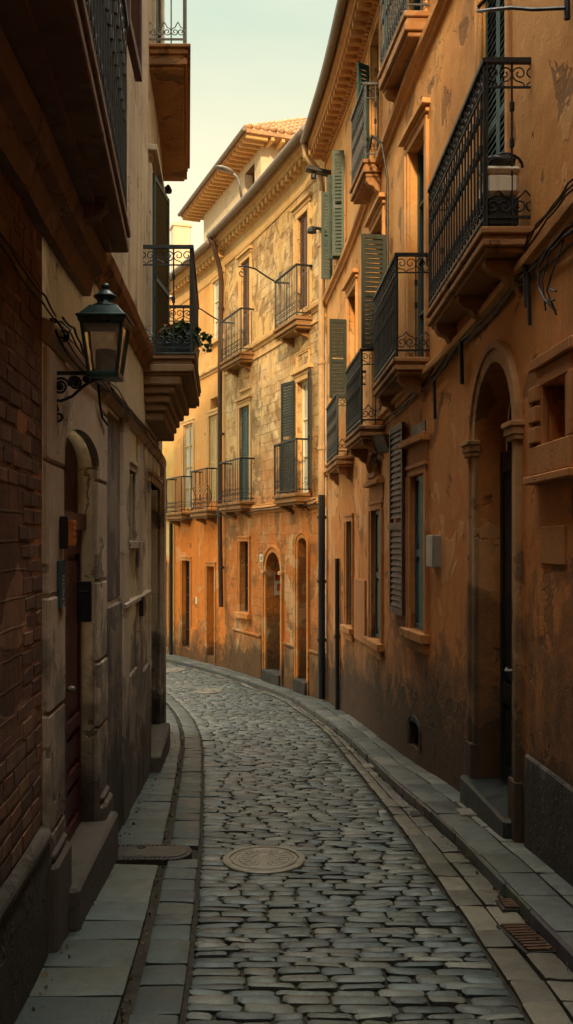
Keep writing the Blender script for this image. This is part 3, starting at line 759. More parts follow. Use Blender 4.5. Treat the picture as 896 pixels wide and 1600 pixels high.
# dark scroll pediment over the middle window, recess over the shuttered one
mb = MB(); um = (wb[0]+wb[1])/2
for s_ in (-1, 1):
    Mx = f.M(um, wb[3]+.44, .06)
    spiral(mb, Mx, s_*.22, .16, .12, 1.4, 0, s_, .035, [(0,0,.36),(s_*.2,0,.33)])
f.fbox(mb, um-.32, um+.32, wb[3]+.44, wb[3]+.5, -.02, .09); mb.build('pediment', M['balc'], oh)
mb = MB(); f.fbox(mb, wa[0]-.02, wa[1]-.05, CR.z(655,706), CR.z(655,662), -.02, .012); mb.build('blind_panel', M['redwood'], oh)
mb = MB(); f.surround(mb, niche, .2, .07); f.fbox(mb, niche[0]-.24, niche[1]+.24, niche[2]-.26, niche[2]-.205, -.02, .10); f.fbox(mb, niche[0]-.2, niche[1]+.2, niche[2]-.2, niche[2]-.003, -.02, .07)
for k in range(3): f.fbox(mb, niche[1]+.02, niche[1]+.19, niche[2]+.02+k*.14, niche[2]+.13+k*.14, -.02, .078)
mb.build('niche_surround', M['ochre_low'], oh, bevel=.008); dark_back(f, niche, .29, mat='redwood', name='niche_back')
dark_back(f, vent, .19, .07, name='vent_back')
mb = MB(); f.surround(mb, vent, .07, .02, .07); mb.build('vent_surround', M['rough'], oh)
# tall brown leaf folded back against the wall
Mx = f.M(wa[1]+.16, wa[2]+.12, .03); mb = MB(); louvres(mb, Mx, .72, 2.25, .045, .07, .06); mb.build('folded_shutter', M['redwood'], oh, label='dark red brown folded shutter')
mb = MB(); f.fbox(mb, f.u(573), f.u(556), CR.z(565,1002), CR.z(565,905), -.01, .03); mb.build('meter_door', M['orangewood'], oh, bevel=.005)
mb = MB(); f.fbox(mb, CR.uy(5.2), CR.uy(6.95), -1.2, .28, -.02, .028); mb.build('rough_plinth', M['rough'], oh, bevel=.012)
mb = MB(); f.fbox(mb, f.u(886), f.u(848), CR.z(866,882), CR.z(866,822), -.02, .014); mb.build('plaster_patch', M['ochre_low'], oh, bevel=.006)
# first floor doors
for r, mt in ((d1, 'teal'), (d2, None), (d3, None), (d4, None)):
    mb = MB(); f.surround(mb, r, .14, .035); f.fbox(mb, r[0]-.2, r[1]+.2, r[3]+.145, r[3]+.2, -.02, .09); mb.build('door_surround', M['ochre_trim'], oh, bevel=.005)
    if mt: shutter_pair(f, r, mt, .07)
    else: casement(f, r, .15, 'teallight' if r is d2 else 'teal', 'balcony_door', (2,4))
for r in (e1, e2, e3):
    mb = MB(); f.surround(mb, r, .12, .03); mb.build('door_surround', M['ochre_trim'], oh, bevel=.005)
    casement(f, r, .14, 'teal', 'balcony_door', (2,3))
def open_leaf(f, u, z0, z1, w, mat, swing=90, p=.03, name='shutter'):
    """leaf hinged at u and swung out into the street"""
    T = Vector((*f.C.T(u), 0)); N = Vector((*f.C.N(u), 0)); a = math.radians(swing); d = T*math.cos(a)+N*math.sin(a)
    Mx = frame_at(f.C.pt(u, z0, p), d); mb = MB(); louvres(mb, Mx, w, z1-z0, .035, .06, .045); return mb.build(name, M[mat], f.root)
open_leaf(f, CR.uy(12.3), 4.3, 5.75, .32, 'sage', 95)
open_leaf(f, CR.uy(15.85), 4.2, 5.5, .28, 'sage', 95)
open_leaf(f, CR.uy(16.0), 6.6, 8.35, .2, 'teallight', 80); open_leaf(f, CR.uy(16.25), 6.6, 8.0, .26, 'teallight', 105); open_leaf(f, CR.uy(17.25), 6.55, 8.1, .2, 'teallight', 95)
open_leaf(f, CR.uy(13.68), 6.95, 8.6, .2, 'teal', 120); open_leaf(f, CR.uy(11.3), 7.25, 8.9, .22, 'teal', 100)
# balconies
LY = [(.05,0),(.035,.03),(.05,.012),(.035,.05)]
b1, zb1 = balcony(f, plan(CR, 0, 6.85, 752, 9.45, 665), 4.07, 1.19, 'balc', 'iron', 21, 2, LY, True, 1.15, [.1,.5,.9])
b2, _ = balcony(f, plan(CR, 0, 10.1, 615, 12.0, 581), 3.77, 1.08, 'balc', 'iron', 16, 2, LY, True, 1.1, [.12,.88])
b3, _ = balcony(f, plan(CR, 0, 12.45, 561, 14.1, 537.5), 3.34, .98, 'balc', 'iron', 14, 2, LY, True, 1.1, [.12,.88])
b4, _ = balcony(f, plan(CR, 0, 15.2, 524, 17.0, 508), 3.2, .98, 'balc', 'iron', 15, 2, LY, True, 1.1, [.12,.88])
b5, _ = balcony(f, plan(CR, 0, 10.1, 632, 11.5, 590), 7.42, 1.1, 'balc', 'iron', 13, 2, [(.06,0),(.04,.03),(.1,.012),(.05,.05)], True, 1.1, [.9])
b6, _ = balcony(f, plan(CR, 0, 12.7, 567, 13.85, 546), 6.9, 1.0, 'balc', 'iron', 12, 2, [(.05,0),(.04,.03),(.08,.012),(.05,.05)], True, 1.1, [.1])
# pipes
e = uEnd
p = CR.pt(e-.1, 0, .1); P_ = lambda z_, o=.1, u_=e-.1: CR.pt(u_, z_, o)
downpipe([P_(9.3,.42),P_(9.05,.40),P_(8.8,.16),P_(8.5),P_(6),P_(2.7)], .06, 'pipe', oh, clips=[P_(7.4),P_(5.2),P_(3.6)])
downpipe([P_(2.72),P_(1),P_(-1.1)], .065, 'iron', oh, clips=[P_(2.3),P_(1.1),P_(.0)])
downpipe([CR.pt(CR.uy(16.6),1.55,.05),CR.pt(CR.uy(16.6),-.2,.05),CR.pt(CR.uy(16.6),-1.1,.05)], .04, 'iron', oh, name='conduit', clips=[CR.pt(CR.uy(16.6),.2,.05)])
q = CR.uy(12.1); downpipe([CR.pt(CR.uy(12.55),6.95,.2),CR.pt(q+.1,6.98,.22),CR.pt(q,6.85,.12),CR.pt(q,6.4,.04),CR.pt(q,4.9,.04)], .016, 'iron', oh, name='drain_hose')

# ================================================================== stone fronted house after the bend
sh = thing('stone_townhouse', 'tall sunlit house with patchy bare stone front and dark arched street door past the bend', 'town house', (*CF.P(CF.upx(430)), zg(22)))
g = Facade(CF, sh); uA, uB = .0, CF.upx(352)
def shaft(f, pl, pr, pt, pb): return f.rect(pl, pr, pt, pb)
s1 = g.rect(466,482,335,503); s2 = g.rect(377.5,391,407,560); s3 = g.rect(465,484,594,770); s4 = g.rect(375,390.5,635,782)
gd1 = g.rect(467,481,850,1063); gd2 = g.rect(417,440,893,1050,pxr=428); gw = g.rect(376,389.5,846,957)
for r in (s1, s2, s3, s4): g.hole(r, 0, .2)
g.hole(gd1, .12, .3); g.hole(gd2, .42, .45); g.hole(gw, 0, .22)
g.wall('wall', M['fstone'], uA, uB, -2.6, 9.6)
zU = lambda u: 6.40; zM = lambda u: 2.60
def cornice(f, u0, u1, z_, mat, root, sc=1.):
    mb = MB(); f.sweep(mb, u0, u1, lambda u: z_, [(-.02,-.62*sc),(.02,-.62*sc),(.03,-.56*sc),(.02,-.5*sc),(.02,-.26*sc),(.06,-.24*sc),(.08,-.14*sc),(.22,-.10*sc),(.24,-.02*sc),(.30,.0),(.31,.08),(-.02,.1)])
    u = u0+.05
    while u < u1-.1: f.fbox(mb, u, u+.13, z_-.235*sc, z_-.12*sc, .03, .20); u += .27
    mb.build('cornice', M[mat], root)
    mb = MB(); u = u0+.06
    while u < u1-.2: 
        mb.tube([f.C.pt(u, z_+.155, -.3), f.C.pt(u, z_+.11, .36)], .055, 6); u += .15
    mb.build('eaves_tiles', M['terra'], root)
    mb = MB(); n = max(2, int((u1-u0)/.4)); mb.tube([f.C.pt(u0+(u1-u0)*k/n, z_+.08, .42) for k in range(n+1)], .085, 8); mb.build('gutter', M['zinc'], root, smooth=True)
    mb = MB(); pr = None
    for k in range(n+1):
        u = u0+(u1-u0)*k/n; i = mb.add([f.C.pt(u, z_+.10, .36), f.C.pt(u, z_+.75, -1.3), f.C.pt(u, z_+.6, -1.3), f.C.pt(u, z_+.02, .30)])
        if pr is not None:
            for q in range(4): mb.f.append((pr+q, pr+(q+1) % 4, i+(q+1) % 4, i+q))
        pr = i
    mb.build('roof', M['terra'], root)
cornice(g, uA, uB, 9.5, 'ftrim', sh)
LED2 = [(-.02,-.1),(.03,-.1),(.04,-.05),(.09,-.03),(.10,.03),(.06,.06),(.06,.1),(-.02,.12)]
mb = MB(); g.sweep(mb, uA, uB, zU, LED2); g.sweep(mb, uA, uB, lambda u: 6.12, [(-.02,-.03),(.03,-.03),(.03,.03),(-.02,.03)]); mb.build('string_course', M['ftrim'], sh)
mb = MB(); g.sweep(mb, uA, uB, zM, LED2); mb.build('string_course', M['ftrim'], sh)
for r, w_ in ((s1,.2),(s2,.14),(s3,.16),(s4,.15)):
    mb = MB(); g.surround(mb, r, w_, .04); g.fbox(mb, r[0]-w_-.05, r[1]+w_+.05, r[3]+w_+.005, r[3]+w_+.07, -.02, .09); mb.build('window_surround', M['ftrim'], sh, bevel=.006)
shutter_pair(g, s1, 'brownsh', .08); shutter_pair(g, s2, 'brownsh', .08); shutter_pair(g, s4, 'teallight', .08)
casement(g, s3, .15, 'white', 'window', (2,3), 'curtain')
open_leaf(g, s3[0]-.02, s3[2]+.05, s3[3]+.1, .48, 'dgreen', 165, .05); open_leaf(g, s3[1]+.02, s3[2]+.05, s3[3]+.05, .5, 'dgreen', 12, .05)
mb = MB(); g.surround(mb, gd1, .14, .05, .12, bottom=-1.8); mb.build('door_surround', M['ftrim'], sh, bevel=.006)
dark_back(g, gd1, .29, .12, 'browndoor', 'door')
mb = MB(); g.surround(mb, gd2, .17, .06, .42, bottom=-1.8); um = (gd2[0]+gd2[1])/2
for s_ in (gd2[0]-.1, gd2[1]+.1): g.fbox(mb, s_-.11, s_+.11, gd2[3]-.06, gd2[3]+.02, -.02, .085)
mb.build('door_surround', M['ftrim'], sh, bevel=.008)
dark_back(g, gd2, .44, .42, 'inside', 'backing')
Mx = g.M(gd2[0], gd2[2], -.43); mb = MB(); door_leaf(mb, Mx, (gd2[1]-gd2[0])*.62, gd2[3]-gd2[2]-.02, .06, ((.06,.4),(.46,.94)), 1); mb.build('door', M['blackdoor'], sh)
mb = MB(); g.fbox(mb, gd2[0]-.08, gd2[1]+.08, gd2[2]-.5, gd2[2]+.004, -.40, .10); mb.build('doorstep', M['dado'], sh, bevel=.015); mb = MB(); g.fbox(mb, gd1[0]-.08, gd1[1]+.08, gd1[2]-.5, gd1[2]+.004, -.28, .10); mb.build('doorstep', M['dado'], sh, bevel=.015)
mb = MB(); g.surround(mb, gw, .13, .05); g.fbox(mb, gw[0]-.2, gw[1]+.2, gw[2]-.13, gw[2]-.004, -.02, .12); mb.build('window_surround', M['ftrim'], sh, bevel=.006); casement(g, gw, .17, 'browndoor', 'window', (2,3))
# plinth blocks, blind panels
mb = MB(); u = CF.upx(409)+.02
ub = CF.upx(366)
for (ua_, ub_) in ((CF.upx(410), ub), (CF.upx(464), CF.upx(446)), (.02, CF.upx(486))):
    g.fbox(mb, min(ua_, ub_), max(ua_, ub_), -2.2, -.35+U(-.05,.05), -.02, .035); g.fbox(mb, min(ua_, ub_), max(ua_, ub_), -.33, -.27, -.02, .06)
    mb.build('plinth', M['fstone'], sh, bevel=.012); mb = MB()
mb = MB()
for pa, pb, ya, yb in ((392,377,590,606),(483,466,552,572)):
    r = [CF.upx(pa), CF.upx(pb), CF.z((pa+pb)/2, yb), CF.z((pa+pb)/2, ya)]; g.surround(mb, r, .06, .03); g.fbox(mb, r[0]-.06, r[1]+.06, r[2]-.07, r[2]-.003, -.02, .05)
    mb.build('blind_panel', M['ftrim'], sh); mb = MB()
LF = [(.06,0),(.05,.04),(.06,.015),(.05,.06)]
def fbalc(f, pxn, pxon, pxof, pxf, z, hr, n=12, ns=3, rich='plain', belly=0., root=None, mat='fbalc', corb=(.2,.8)):
    """far balcony from survey columns: wall near, outer near, outer far (wall far follows)"""
    un, uf = CF.upx(pxn), CF.upx(pxf); a = CF.pt(un, 0, -.06); e_ = CF.pt(uf, 0, -.06); dep = .36
    b = CF.pt(un, 0, dep); c = CF.pt(uf, 0, dep)
    return balcony(f, [(a.x,a.y),(b.x,b.y),(c.x,c.y),(e_.x,e_.y)], z, hr, mat, 'iron', n, ns, LF, rich, 1.05, list(corb), belly=belly)
fbalc(g, 489, 0, 0, 452, CF.z(478,502), 1.0, 13, 3, True); fbalc(g, 398, 0, 0, 365, CF.z(388,556), 1.0, 13, 3, True)
fbalc(g, 489, 0, 0, 451, CF.z(478,772), 1.05, 13, 3, True); fbalc(g, 398, 0, 0, 362, CF.z(386,785), 1.0, 13, 3, True)
uo = uB-.03
downpipe([CF.pt(uo,9.55,.42),CF.pt(uo-.12,9.4,.38),CF.pt(uo+.02,8.8,.14),CF.pt(uo+.05,8.5,.10),CF.pt(uo+.05,6.5,.13),CF.pt(uo+.05,2.6,.14),CF.pt(uo+.05,.2,.10)], .06, 'browndoor', sh, clips=[CF.pt(uo+.05,7.8,.1),CF.pt(uo+.05,4.6,.1),CF.pt(uo+.05,1.2,.1)])

# ================================================================== orange house beyond
orh = thing('orange_townhouse', 'orange rendered town house with cream shutters and a bulging iron balcony, beyond the stone front', 'town house', (*CF.P(CF.upx(310)), zg(27)))
g2 = Facade(CF, orh); uC = CF.upx(272)
t1 = g2.rect(333,347.5,437,530); t2 = g2.rect(327,343,648,783); t3 = g2.rect(287,302,663,795); o1 = g2.rect(324,335.5,885,1026); o2 = g2.rect(285,297.5,876,1012); o3 = g2.rect(329,341,621,638)
for r in (t1, t2, t3): g2.hole(r, 0, .15)
for r in (o1, o2): g2.hole(r, 0, .22)
g2.hole(o3, 0, .2)
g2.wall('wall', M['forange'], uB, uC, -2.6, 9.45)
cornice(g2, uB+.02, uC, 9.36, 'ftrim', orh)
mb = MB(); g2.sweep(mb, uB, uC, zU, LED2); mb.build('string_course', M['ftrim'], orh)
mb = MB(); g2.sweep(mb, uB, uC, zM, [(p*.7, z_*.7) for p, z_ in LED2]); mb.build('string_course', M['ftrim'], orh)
for r in (t1, t2, t3, o1, o2):
    mb = MB(); g2.surround(mb, r, .13, .035, bottom=-2. if r in (o1, o2) else None)
    if r is t1: g2.fbox(mb, r[0]-.2, r[1]+.2, r[2]-.1, r[2]-.004, -.02, .1)
    mb.build('window_surround', M['ftrim'], orh, bevel=.006)
casement(g2, t1, .08, 'white', 'window', (2,3), 'curtain'); shutter_pair(g2, t2, 'creamsh', .07); casement(g2, t3, .08, 'creamsh', 'window', (2,4), 'curtain')
dark_back(g2, o3, .18); dark_back(g2, o1, .21, 0, 'browndoor', 'door'); casement(g2, o2, .16, 'browndoor', 'glazed_door', (2,5))
fbalc(g2, 343, 0, 0, 316, CF.z(330,797), 1.05, 11, 3, True, .12); fbalc(g2, 302, 0, 0, 276, CF.z(290,802), 1.0, 14, 4, True)
downpipe([CF.pt(uC-.03,2.6,.1),CF.pt(uC-.03,-1.5,.1)], .055, 'iron', orh)
mb = MB(); g2.fbox(mb, CF.upx(322), CF.upx(300), -2.2, -.55, -.02, .03); mb.build('plinth', M['forange'], orh)

# ================================================================== yellow house at the vanishing end
yh = thing('yellow_townhouse', 'yellow plastered house with a square chimney at the far end of the street', 'town house', (*CF.P(CF.upx(258)), zg(30)))
g3 = Facade(CF, yh); uD = CF.L-.05
y1 = g3.rect(254,263,882,1012)
g3.hole(y1, .12, .2); y2 = [CF.upx(252), CF.upx(244), 3.1, 4.9]; g3.hole(y2, 0, .15)
g3.wall('wall', M['fyellow'], uC, uD, -2.6, 9.0); cornice(g3, uC+.02, uD, 8.9, 'ftrim', yh)
mb = MB(); g3.sweep(mb, uC, uD, zM, LED2); mb.build('string_course', M['ftrim'], yh)
mb = MB(); g3.surround(mb, y1, .13, .04, .12); g3.surround(mb, y2, .12, .04); mb.build('door_surround', M['ftrim'], yh, bevel=.006)
dark_back(g3, y1, .19, .12, 'orangewood', 'door'); casement(g3, y2, .1, 'creamsh', 'window', (2,3), 'curtain')
cz = CF.pt(CF.upx(281)+.6, 0, -1.6); cx_ = px_x(282.5, cz.y)
mb = MB(); zt = pz(352, cz.y); mb.box((cx_, cz.y, zt-1.0), .52, .5, 2.0, .3); mb.box((cx_, cz.y, zt-.06), .60, .58, .10, .3); mb.box((cx_, cz.y, zt+.03), .46, .44, .08, .3)
mb.build('chimney', M['lofta'], yh, bevel=.01)

# ================================================================== raised storey with hipped roof behind the eaves
lf = thing('rooftop_pavilion', 'pale raised top storey with hipped tile roof and deep wooden eaves above the stone house', 'pavilion', (1.2,28.5,9.5))
A = Vector((-.70,26.3,0)); dv = Vector((-2.55,6.9,0)).normalized(); nv = Vector((-dv.y,dv.x,0)); D_ = 5.9; W_ = 4.2   # nv points to the street
nv = -nv if nv.x > 0 else nv
Mx = frame_at(A, dv); Mi = lambda a, b, z_: A+dv*a-nv*b+Vector((0,0,z_))
mb = MB(); zE = 12.75
def quad(mb, a0, b0, a1, b1, z0, z1): mb.poly([Mi(a0,b0,z0), Mi(a1,b1,z0), Mi(a1,b1,z1), Mi(a0,b0,z1)])
wz0, wz1, wa0, wa1 = 11.4, 12.45, .55, 1.45
for (x0,x1,z0,z1) in ((0,D_,9.,wz0),(0,wa0,wz0,wz1),(wa1,D_,wz0,wz1),(0,D_,wz1,zE)): quad(mb, x0,0,x1,0,z0,z1)
quad(mb, 0,0,0,W_,9.,zE); quad(mb, D_,0,D_,W_,9.,zE); quad(mb, 0,W_,D_,W_,9.,zE)
for (x0,x1,z0,z1) in ((wa0,wa0,wz0,wz1),(wa1,wa1,wz0,wz1)): mb.poly([Mi(x0,0,z0),Mi(x0,.25,z0),Mi(x0,.25,z1),Mi(x0,0,z1)])
mb.poly([Mi(wa0,0,wz0),Mi(wa1,0,wz0),Mi(wa1,.25,wz0),Mi(wa0,.25,wz0)]); mb.build('wall', M['lofta'], lf)
mb = MB(); quad(mb, wa0-.05,.24,wa1+.05,.24,wz0-.05,wz1+.05); wn = mb.build('window', M['browndoor'], lf)
ov = .62; mb = MB(); zr = 14.6
c4 = [Mi(-ov,-ov,zE), Mi(D_+ov,-ov,zE), Mi(D_+ov,W_+ov,zE), Mi(-ov,W_+ov,zE)]; r1_, r2_ = Mi(W_/2,W_/2,zr), Mi(D_-W_/2,W_/2,zr)
up_ = Vector((0,0,.10)); q4 = [v+up_ for v in c4]
mb.poly(c4[::-1]); 
for a_, b_ in ((0,1),(1,2),(2,3),(3,0)): mb.poly([c4[a_], c4[b_], q4[b_], q4[a_]])
mb.poly([q4[0],q4[1],r2_,r1_]); mb.poly([q4[1],q4[2],r2_]); mb.poly([q4[2],q4[3],r1_,r2_]); mb.poly([q4[3],q4[0],r1_]); mb.build('roof', M['terra'], lf)
mb = MB()
def tile_rows(p0, p1, t0, t1, n):
    for k in range(n):
        s_ = (k+.5)/n; a_ = p0.lerp(p1, s_); b_ = t0.lerp(t1, s_)
        L = (b_-a_)
        if L.length < .05: continue
        m = max(1, int(L.length/.3))
        for j in range(m):
            q0 = a_+L*(j/m)+Vector((0,0,.05)); q1 = a_+L*((j+1.12)/m)+Vector((0,0,.03)); mb.tube([q0, q1], .085, 6, True, .07)
def side(p0, p1, ra, rb, n):
    e_ = (p1-p0)
    for k in range(n):
        s_ = (k+.5)/n; a_ = p0.lerp(p1, s_); w_ = (p1-p0).length; x = s_*w_
        run = (rb-ra).length; h1 = (w_-run)/2
        fr_ = min(1., x/h1, (w_-x)/h1) if h1 > 0 else 1
        top = p0.lerp(p1, 0)  # slope direction from the eave towards the ridge line
        mid = (ra+rb)/2; base = (p0+p1)/2; sd = mid-base
        L = sd*fr_
        m = max(1, int(L.length/.3))
        for j in range(m):
            q0 = a_+L*(j/m)+Vector((0,0,.05)); q1 = a_+L*((j+1.12)/m)+Vector((0,0,.03)); mb.tube([q0, q1], .085, 6, True, .07)
side(q4[0], q4[1], r1_, r2_, 32); side(q4[3], q4[0], r1_, r1_, 24)
mb.build('roof_tiles', M['terra'], lf, smooth=True)
mb = MB(); k = -ov+.1
while k < D_+ov-.1:
    mb.hexa([Mi(k,-ov+.04,zE-.1),Mi(k+.09,-ov+.04,zE-.1),Mi(k+.09,.02,zE-.1),Mi(k,.02,zE-.1),Mi(k,-ov+.04,zE-.004),Mi(k+.09,-ov+.04,zE-.004),Mi(k+.09,.02,zE-.004),Mi(k,.02,zE-.004)]); k += .3
k = .1
while k < W_: 
    mb.hexa([Mi(-ov+.04,k,zE-.1),Mi(0.02,k,zE-.1),Mi(0.02,k+.09,zE-.1),Mi(-ov+.04,k+.09,zE-.1),Mi(-ov+.04,k,zE-.004),Mi(.02,k,zE-.004),Mi(.02,k+.09,zE-.004),Mi(-ov+.04,k+.09,zE-.004)]); k += .3
mb.build('rafters', M['ftrim'], lf)
mb = MB(); mb.tube([q4[1]+Vector((0,0,-.02))-nv*-.06, q4[0]+Vector((0,0,-.02))-nv*-.06], .06, 8); mb.build('gutter', M['zinc'], lf)

# ================================================================== left: brick house with the great balcony
bh = thing('brick_townhouse', 'dark plastered brick house with a grey dado and a huge overhanging balcony', 'town house', (-1.28,4.5,zg(4.5)))
fb = Facade(CL, bh); uS = CL.upx(66)
fb.wall('wall', M['brick'], 0, uS, -1.5, 10.3)
mb = MB(); z_ = .36; row = 0
while z_ < 3.6:
    hb_ = U(.062,.078); u = CL.uy(2.9)+(.11 if row % 2 else 0)+U(-.03,.03)
    while u < uS-.05:
        L_ = min(U(.16,.25), uS-.03-u); c_ = CL.pt(u+L_/2, z_)
        if L_ > .05 and noise.noise(Vector((c_.y*1.3, c_.z*.9, 2.))) + U(-.25,.25) > -.28:
            k = U(.68,1.2); j_ = [U(-.007,.007) for _ in range(8)]; pp = U(.001,.006)
            q = [CL.pt(u+j_[0], z_+j_[1], pp+U(-.0015,.0015)), CL.pt(u+L_+j_[2], z_+j_[3], pp+U(-.0015,.0015)), CL.pt(u+L_+j_[4], z_+hb_+j_[5], pp+U(-.0015,.0015)), CL.pt(u+j_[6], z_+hb_+j_[7], pp+U(-.0015,.0015))]
            b_ = [CL.pt(u, z_, -.02), CL.pt(u+L_, z_, -.02), CL.pt(u+L_, z_+hb_, -.02), CL.pt(u, z_+hb_, -.02)]
            col = random.choice([(.20,.085,.042),(.155,.065,.036),(.115,.055,.036),(.225,.115,.058),(.17,.10,.06)]); mb.hexa(b_+q, tuple(v*k for v in col))
        u += L_+U(.012,.022)
    z_ += hb_+U(.012,.02); row += 1
mb.build('brick_pattern', M['brickface'], bh, bevel=.006)
mb = MB(); fb.fbox(mb, 0, uS-.02, -1.2, .28, -.02, .035, .4); fb.sweep(mb, CL.uy(2), uS-.02, lambda u: .30, [(-.02,-.03),(.05,-.03),(.055,.02),(.03,.045),(-.02,.05)]); mb.build('dado', M['dado'], bh, bevel=.01)
pl = [(CL.pt(CL.uy(2.6),0,-.06).x, 2.6), (-.665, 2.6), (-1.035, 6.38), (CL.pt(CL.uy(6.38),0,-.06).x, 6.38)]
bb, zb = balcony(fb, pl, 3.88, 1.35, 'balc_dark', 'blueiron', 26, 3, [(.05,0),(.04,.03),(.06,.012)], True, 1.25, [.74], corb_mat='balc_dark')
mb = MB(); fb.sweep(mb, CL.uy(2.2), CL.uy(6.2), lambda u: 3.60, [(-.02,-.2),(.05,-.2),(.08,-.08),(.14,-.05),(.16,.06),(-.02,.08)]); mb.build('string_course', M['balc_dark'], bh)
mb = MB()
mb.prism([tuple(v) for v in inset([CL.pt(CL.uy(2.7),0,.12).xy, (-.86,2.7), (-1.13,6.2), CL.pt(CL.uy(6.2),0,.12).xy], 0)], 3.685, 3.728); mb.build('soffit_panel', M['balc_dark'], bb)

# ================================================================== left: plastered house with the stone doorway
ph = thing('plastered_townhouse', 'weathered cream house with an oxblood arched door in a stone frame and a flowered balcony', 'town house', (-1.34,6.5,zg(6.5)))
fl = Facade(CL, ph)
ld = [CL.uy(5.45), CL.uy(6.66), -.13, 2.34]; fl.hole(ld, .17, .14)
lw = [CL.uy(8.5), CL.uy(9.15), 1.83, 2.47]; fl.hole(lw, 0, .15)
ld2 = [CL.uy(10.7), CL.uy(12.5), -.55, 2.5]; fl.hole(ld2, 0, .2)
lu = [CL.uy(10.85), CL.uy(12.1), 3.82, 6.05]; fl.hole(lu, 0, .12)
lu2 = [CL.uy(11.4), CL.uy(13.2), 7.45, 9.4]; fl.hole(lu2, 0, .12)
uZ = CL.uy(14.45)
fl.wall('wall', M['lowcream'], uS, uZ, -2.6, 2.9); fl.wall('wall', M['lstone'], uS, uZ, 2.9, 3.76); fl.wall('wall', M['cream'], uS, uZ, 3.76, 10.3)
mb = MB(); a = CL.pt(uZ, 0); mb.poly([(a.x,a.y,-2.6),(a.x-4,a.y,-2.6),(a.x-4,a.y,10.3),(a.x,a.y,10.3)]); mb.build('side_wall', M['cream'], ph)
mb = MB(); fl.sweep(mb, uS, uZ-.01, lambda u: 2.92, [(-.02,-.07),(.02,-.07),(.05,-.02),(.06,.03),(.02,.05),(-.02,.06)]); mb.build('string_course', M['lstone'], ph)
mb = MB(); fl.sweep(mb, CL.uy(6.2), CL.uy(10.2), lambda u: 3.78, [(-.02,-.16),(.03,-.16),(.04,-.09),(.10,-.04),(.12,.03),(.05,.07),(-.02,.09)]); mb.build('string_course', M['balc'], ph)
# doorway
mb = MB(); zt_ = ld[2]
for (u0_, u1_, p_) in ((uS+.012, ld[0]-.003, .03), (ld[1]+.003, ld[1]+.40, .03)):
    z_ = zg(6)-.3
    while z_ < 2.9-.1:
        h_ = U(.42,.75); z1_ = min(z_+h_, 2.845); dz_ = U(0,.008)
        fl.fbox(mb, u0_, u1_, z_, z1_-.012, -.02, p_+dz_); z_ = z1_
        if z1_ > 2.8: break
    mb.build('door_jamb', M['lstone'], ph, bevel=.012); mb = MB()
mb = MB(); um = (ld[0]+ld[1])/2; hw = (ld[1]-ld[0])/2; prev = None
for q in range(15):
    th = math.pi*(1-q/14); c_, s_ = math.cos(th), math.sin(th)
    i = mb.add([CL.pt(um+hw*c_, ld[3]+.17*s_, -.02), CL.pt(um+hw*c_, ld[3]+.17*s_, .035), CL.pt(um+(hw+.002)*c_, 2.84, .035), CL.pt(um+(hw+.002)*c_, 2.84, -.02)])
    if prev is not None:
        for k in range(4): mb.f.append((prev+k, prev+(k+1) % 4, i+(k+1) % 4, i+k))
    prev = i
mb.build('door_arch', M['lstone'], ph)
mb = MB(); fl.fbox(mb, ld[0]-.10, ld[1]+.28, zg(6)-.4, -.127, -.2, .13); mb.build('doorstep', M['lstone'], ph, bevel=.02)
mb = MB()
for u0_, u1_, zz in ((uS+.03, ld[0]-.02, .12), (ld[1]+.02, ld[1]+.38, -.02)):
    fl.fbox(mb, u0_, u1_+.02, zg(6)-.4, zz, -.02, .075); fl.fbox(mb, u0_+.02, u1_, zz+.001, zz+.06, -.02, .055)
    mb.build('plinth_block', M['lstone'], ph, bevel=.02); mb = MB()
Mx = fl.M(ld[0]-.03, -.127, -.135); mb = MB(); door_leaf(mb, Mx, ld[1]-ld[0]+.06, 2.02, .055, ((.04,.17),(.21,.34),(.38,.92)), 2); dd = mb.build('door', M['oxblood'], ph)
mb = MB(); mb.obox(Mx, 0, 1.3, 0, .09, 2.022, 2.13); mb.obox(Mx, 0, 1.3, -.01, .03, 2.131, 2.75); mb.build('transom', M['oxblood'], ph)
c = Mx @ Vector((.72,.08,1.0)); mb = MB(); mb.lathe(c, [(.01,-.02),(.024,-.012),(.028,0),(.024,.012),(.01,.02)], 8); mb.build('handle', M['cast'], dd)
# rough rubble strip, pilasters, dado panels
mb = MB(); fl.fbox(mb, ld[1]+.43, CL.uy(7.95), zg(7.5)-.3, 1.33, -.02, .03, .2); fl.fbox(mb, ld[1]+.43, CL.uy(7.95), 1.36, 2.82, -.02, .012, .2); mb.build('rubble_strip', M['rough'], ph, bevel=.012)
mb = MB()
for y0_, y1_, zb_, zt2, p_ in ((8.0,8.42,zg(8)-.3,2.84,.04),(9.3,9.7,zg(9)-.3,2.84,.03),(9.75,10.55,zg(10)-.3,.5,.03),(8.45,9.25,zg(9)-.3,.62,.025),(12.7,13.4,zg(13)-.3,2.84,.06)):
    fl.fbox(mb, CL.uy(y0_), CL.uy(y1_), zb_, zt2, -.02, p_); mb.build('pilaster', M['lstone'], ph, bevel=.01); mb = MB()
fl.fbox(mb, CL.uy(8.02), CL.uy(10.5), 1.25, 1.30, -.02, .05); mb.build('ledge', M['lstone'], ph, bevel=.01)
mb = MB(); fl.surround(mb, lw, .1, .03); fl.fbox(mb, lw[0]-.13, lw[1]+.13, lw[2]-.07, lw[2]-.003, -.02, .07); mb.build('window_surround', M['lstone'], ph, bevel=.005)
wn = casement(fl, lw, .13, 'blackdoor', 'window', (2,1)); mb = MB()
for k in range(5): u = lw[0]+.06+k*(lw[1]-lw[0]-.12)/4; mb.tube([CL.pt(u,lw[2],-.04), CL.pt(u,lw[3],-.04)], .009, 5)
mb.build('grille', M['iron'], wn)
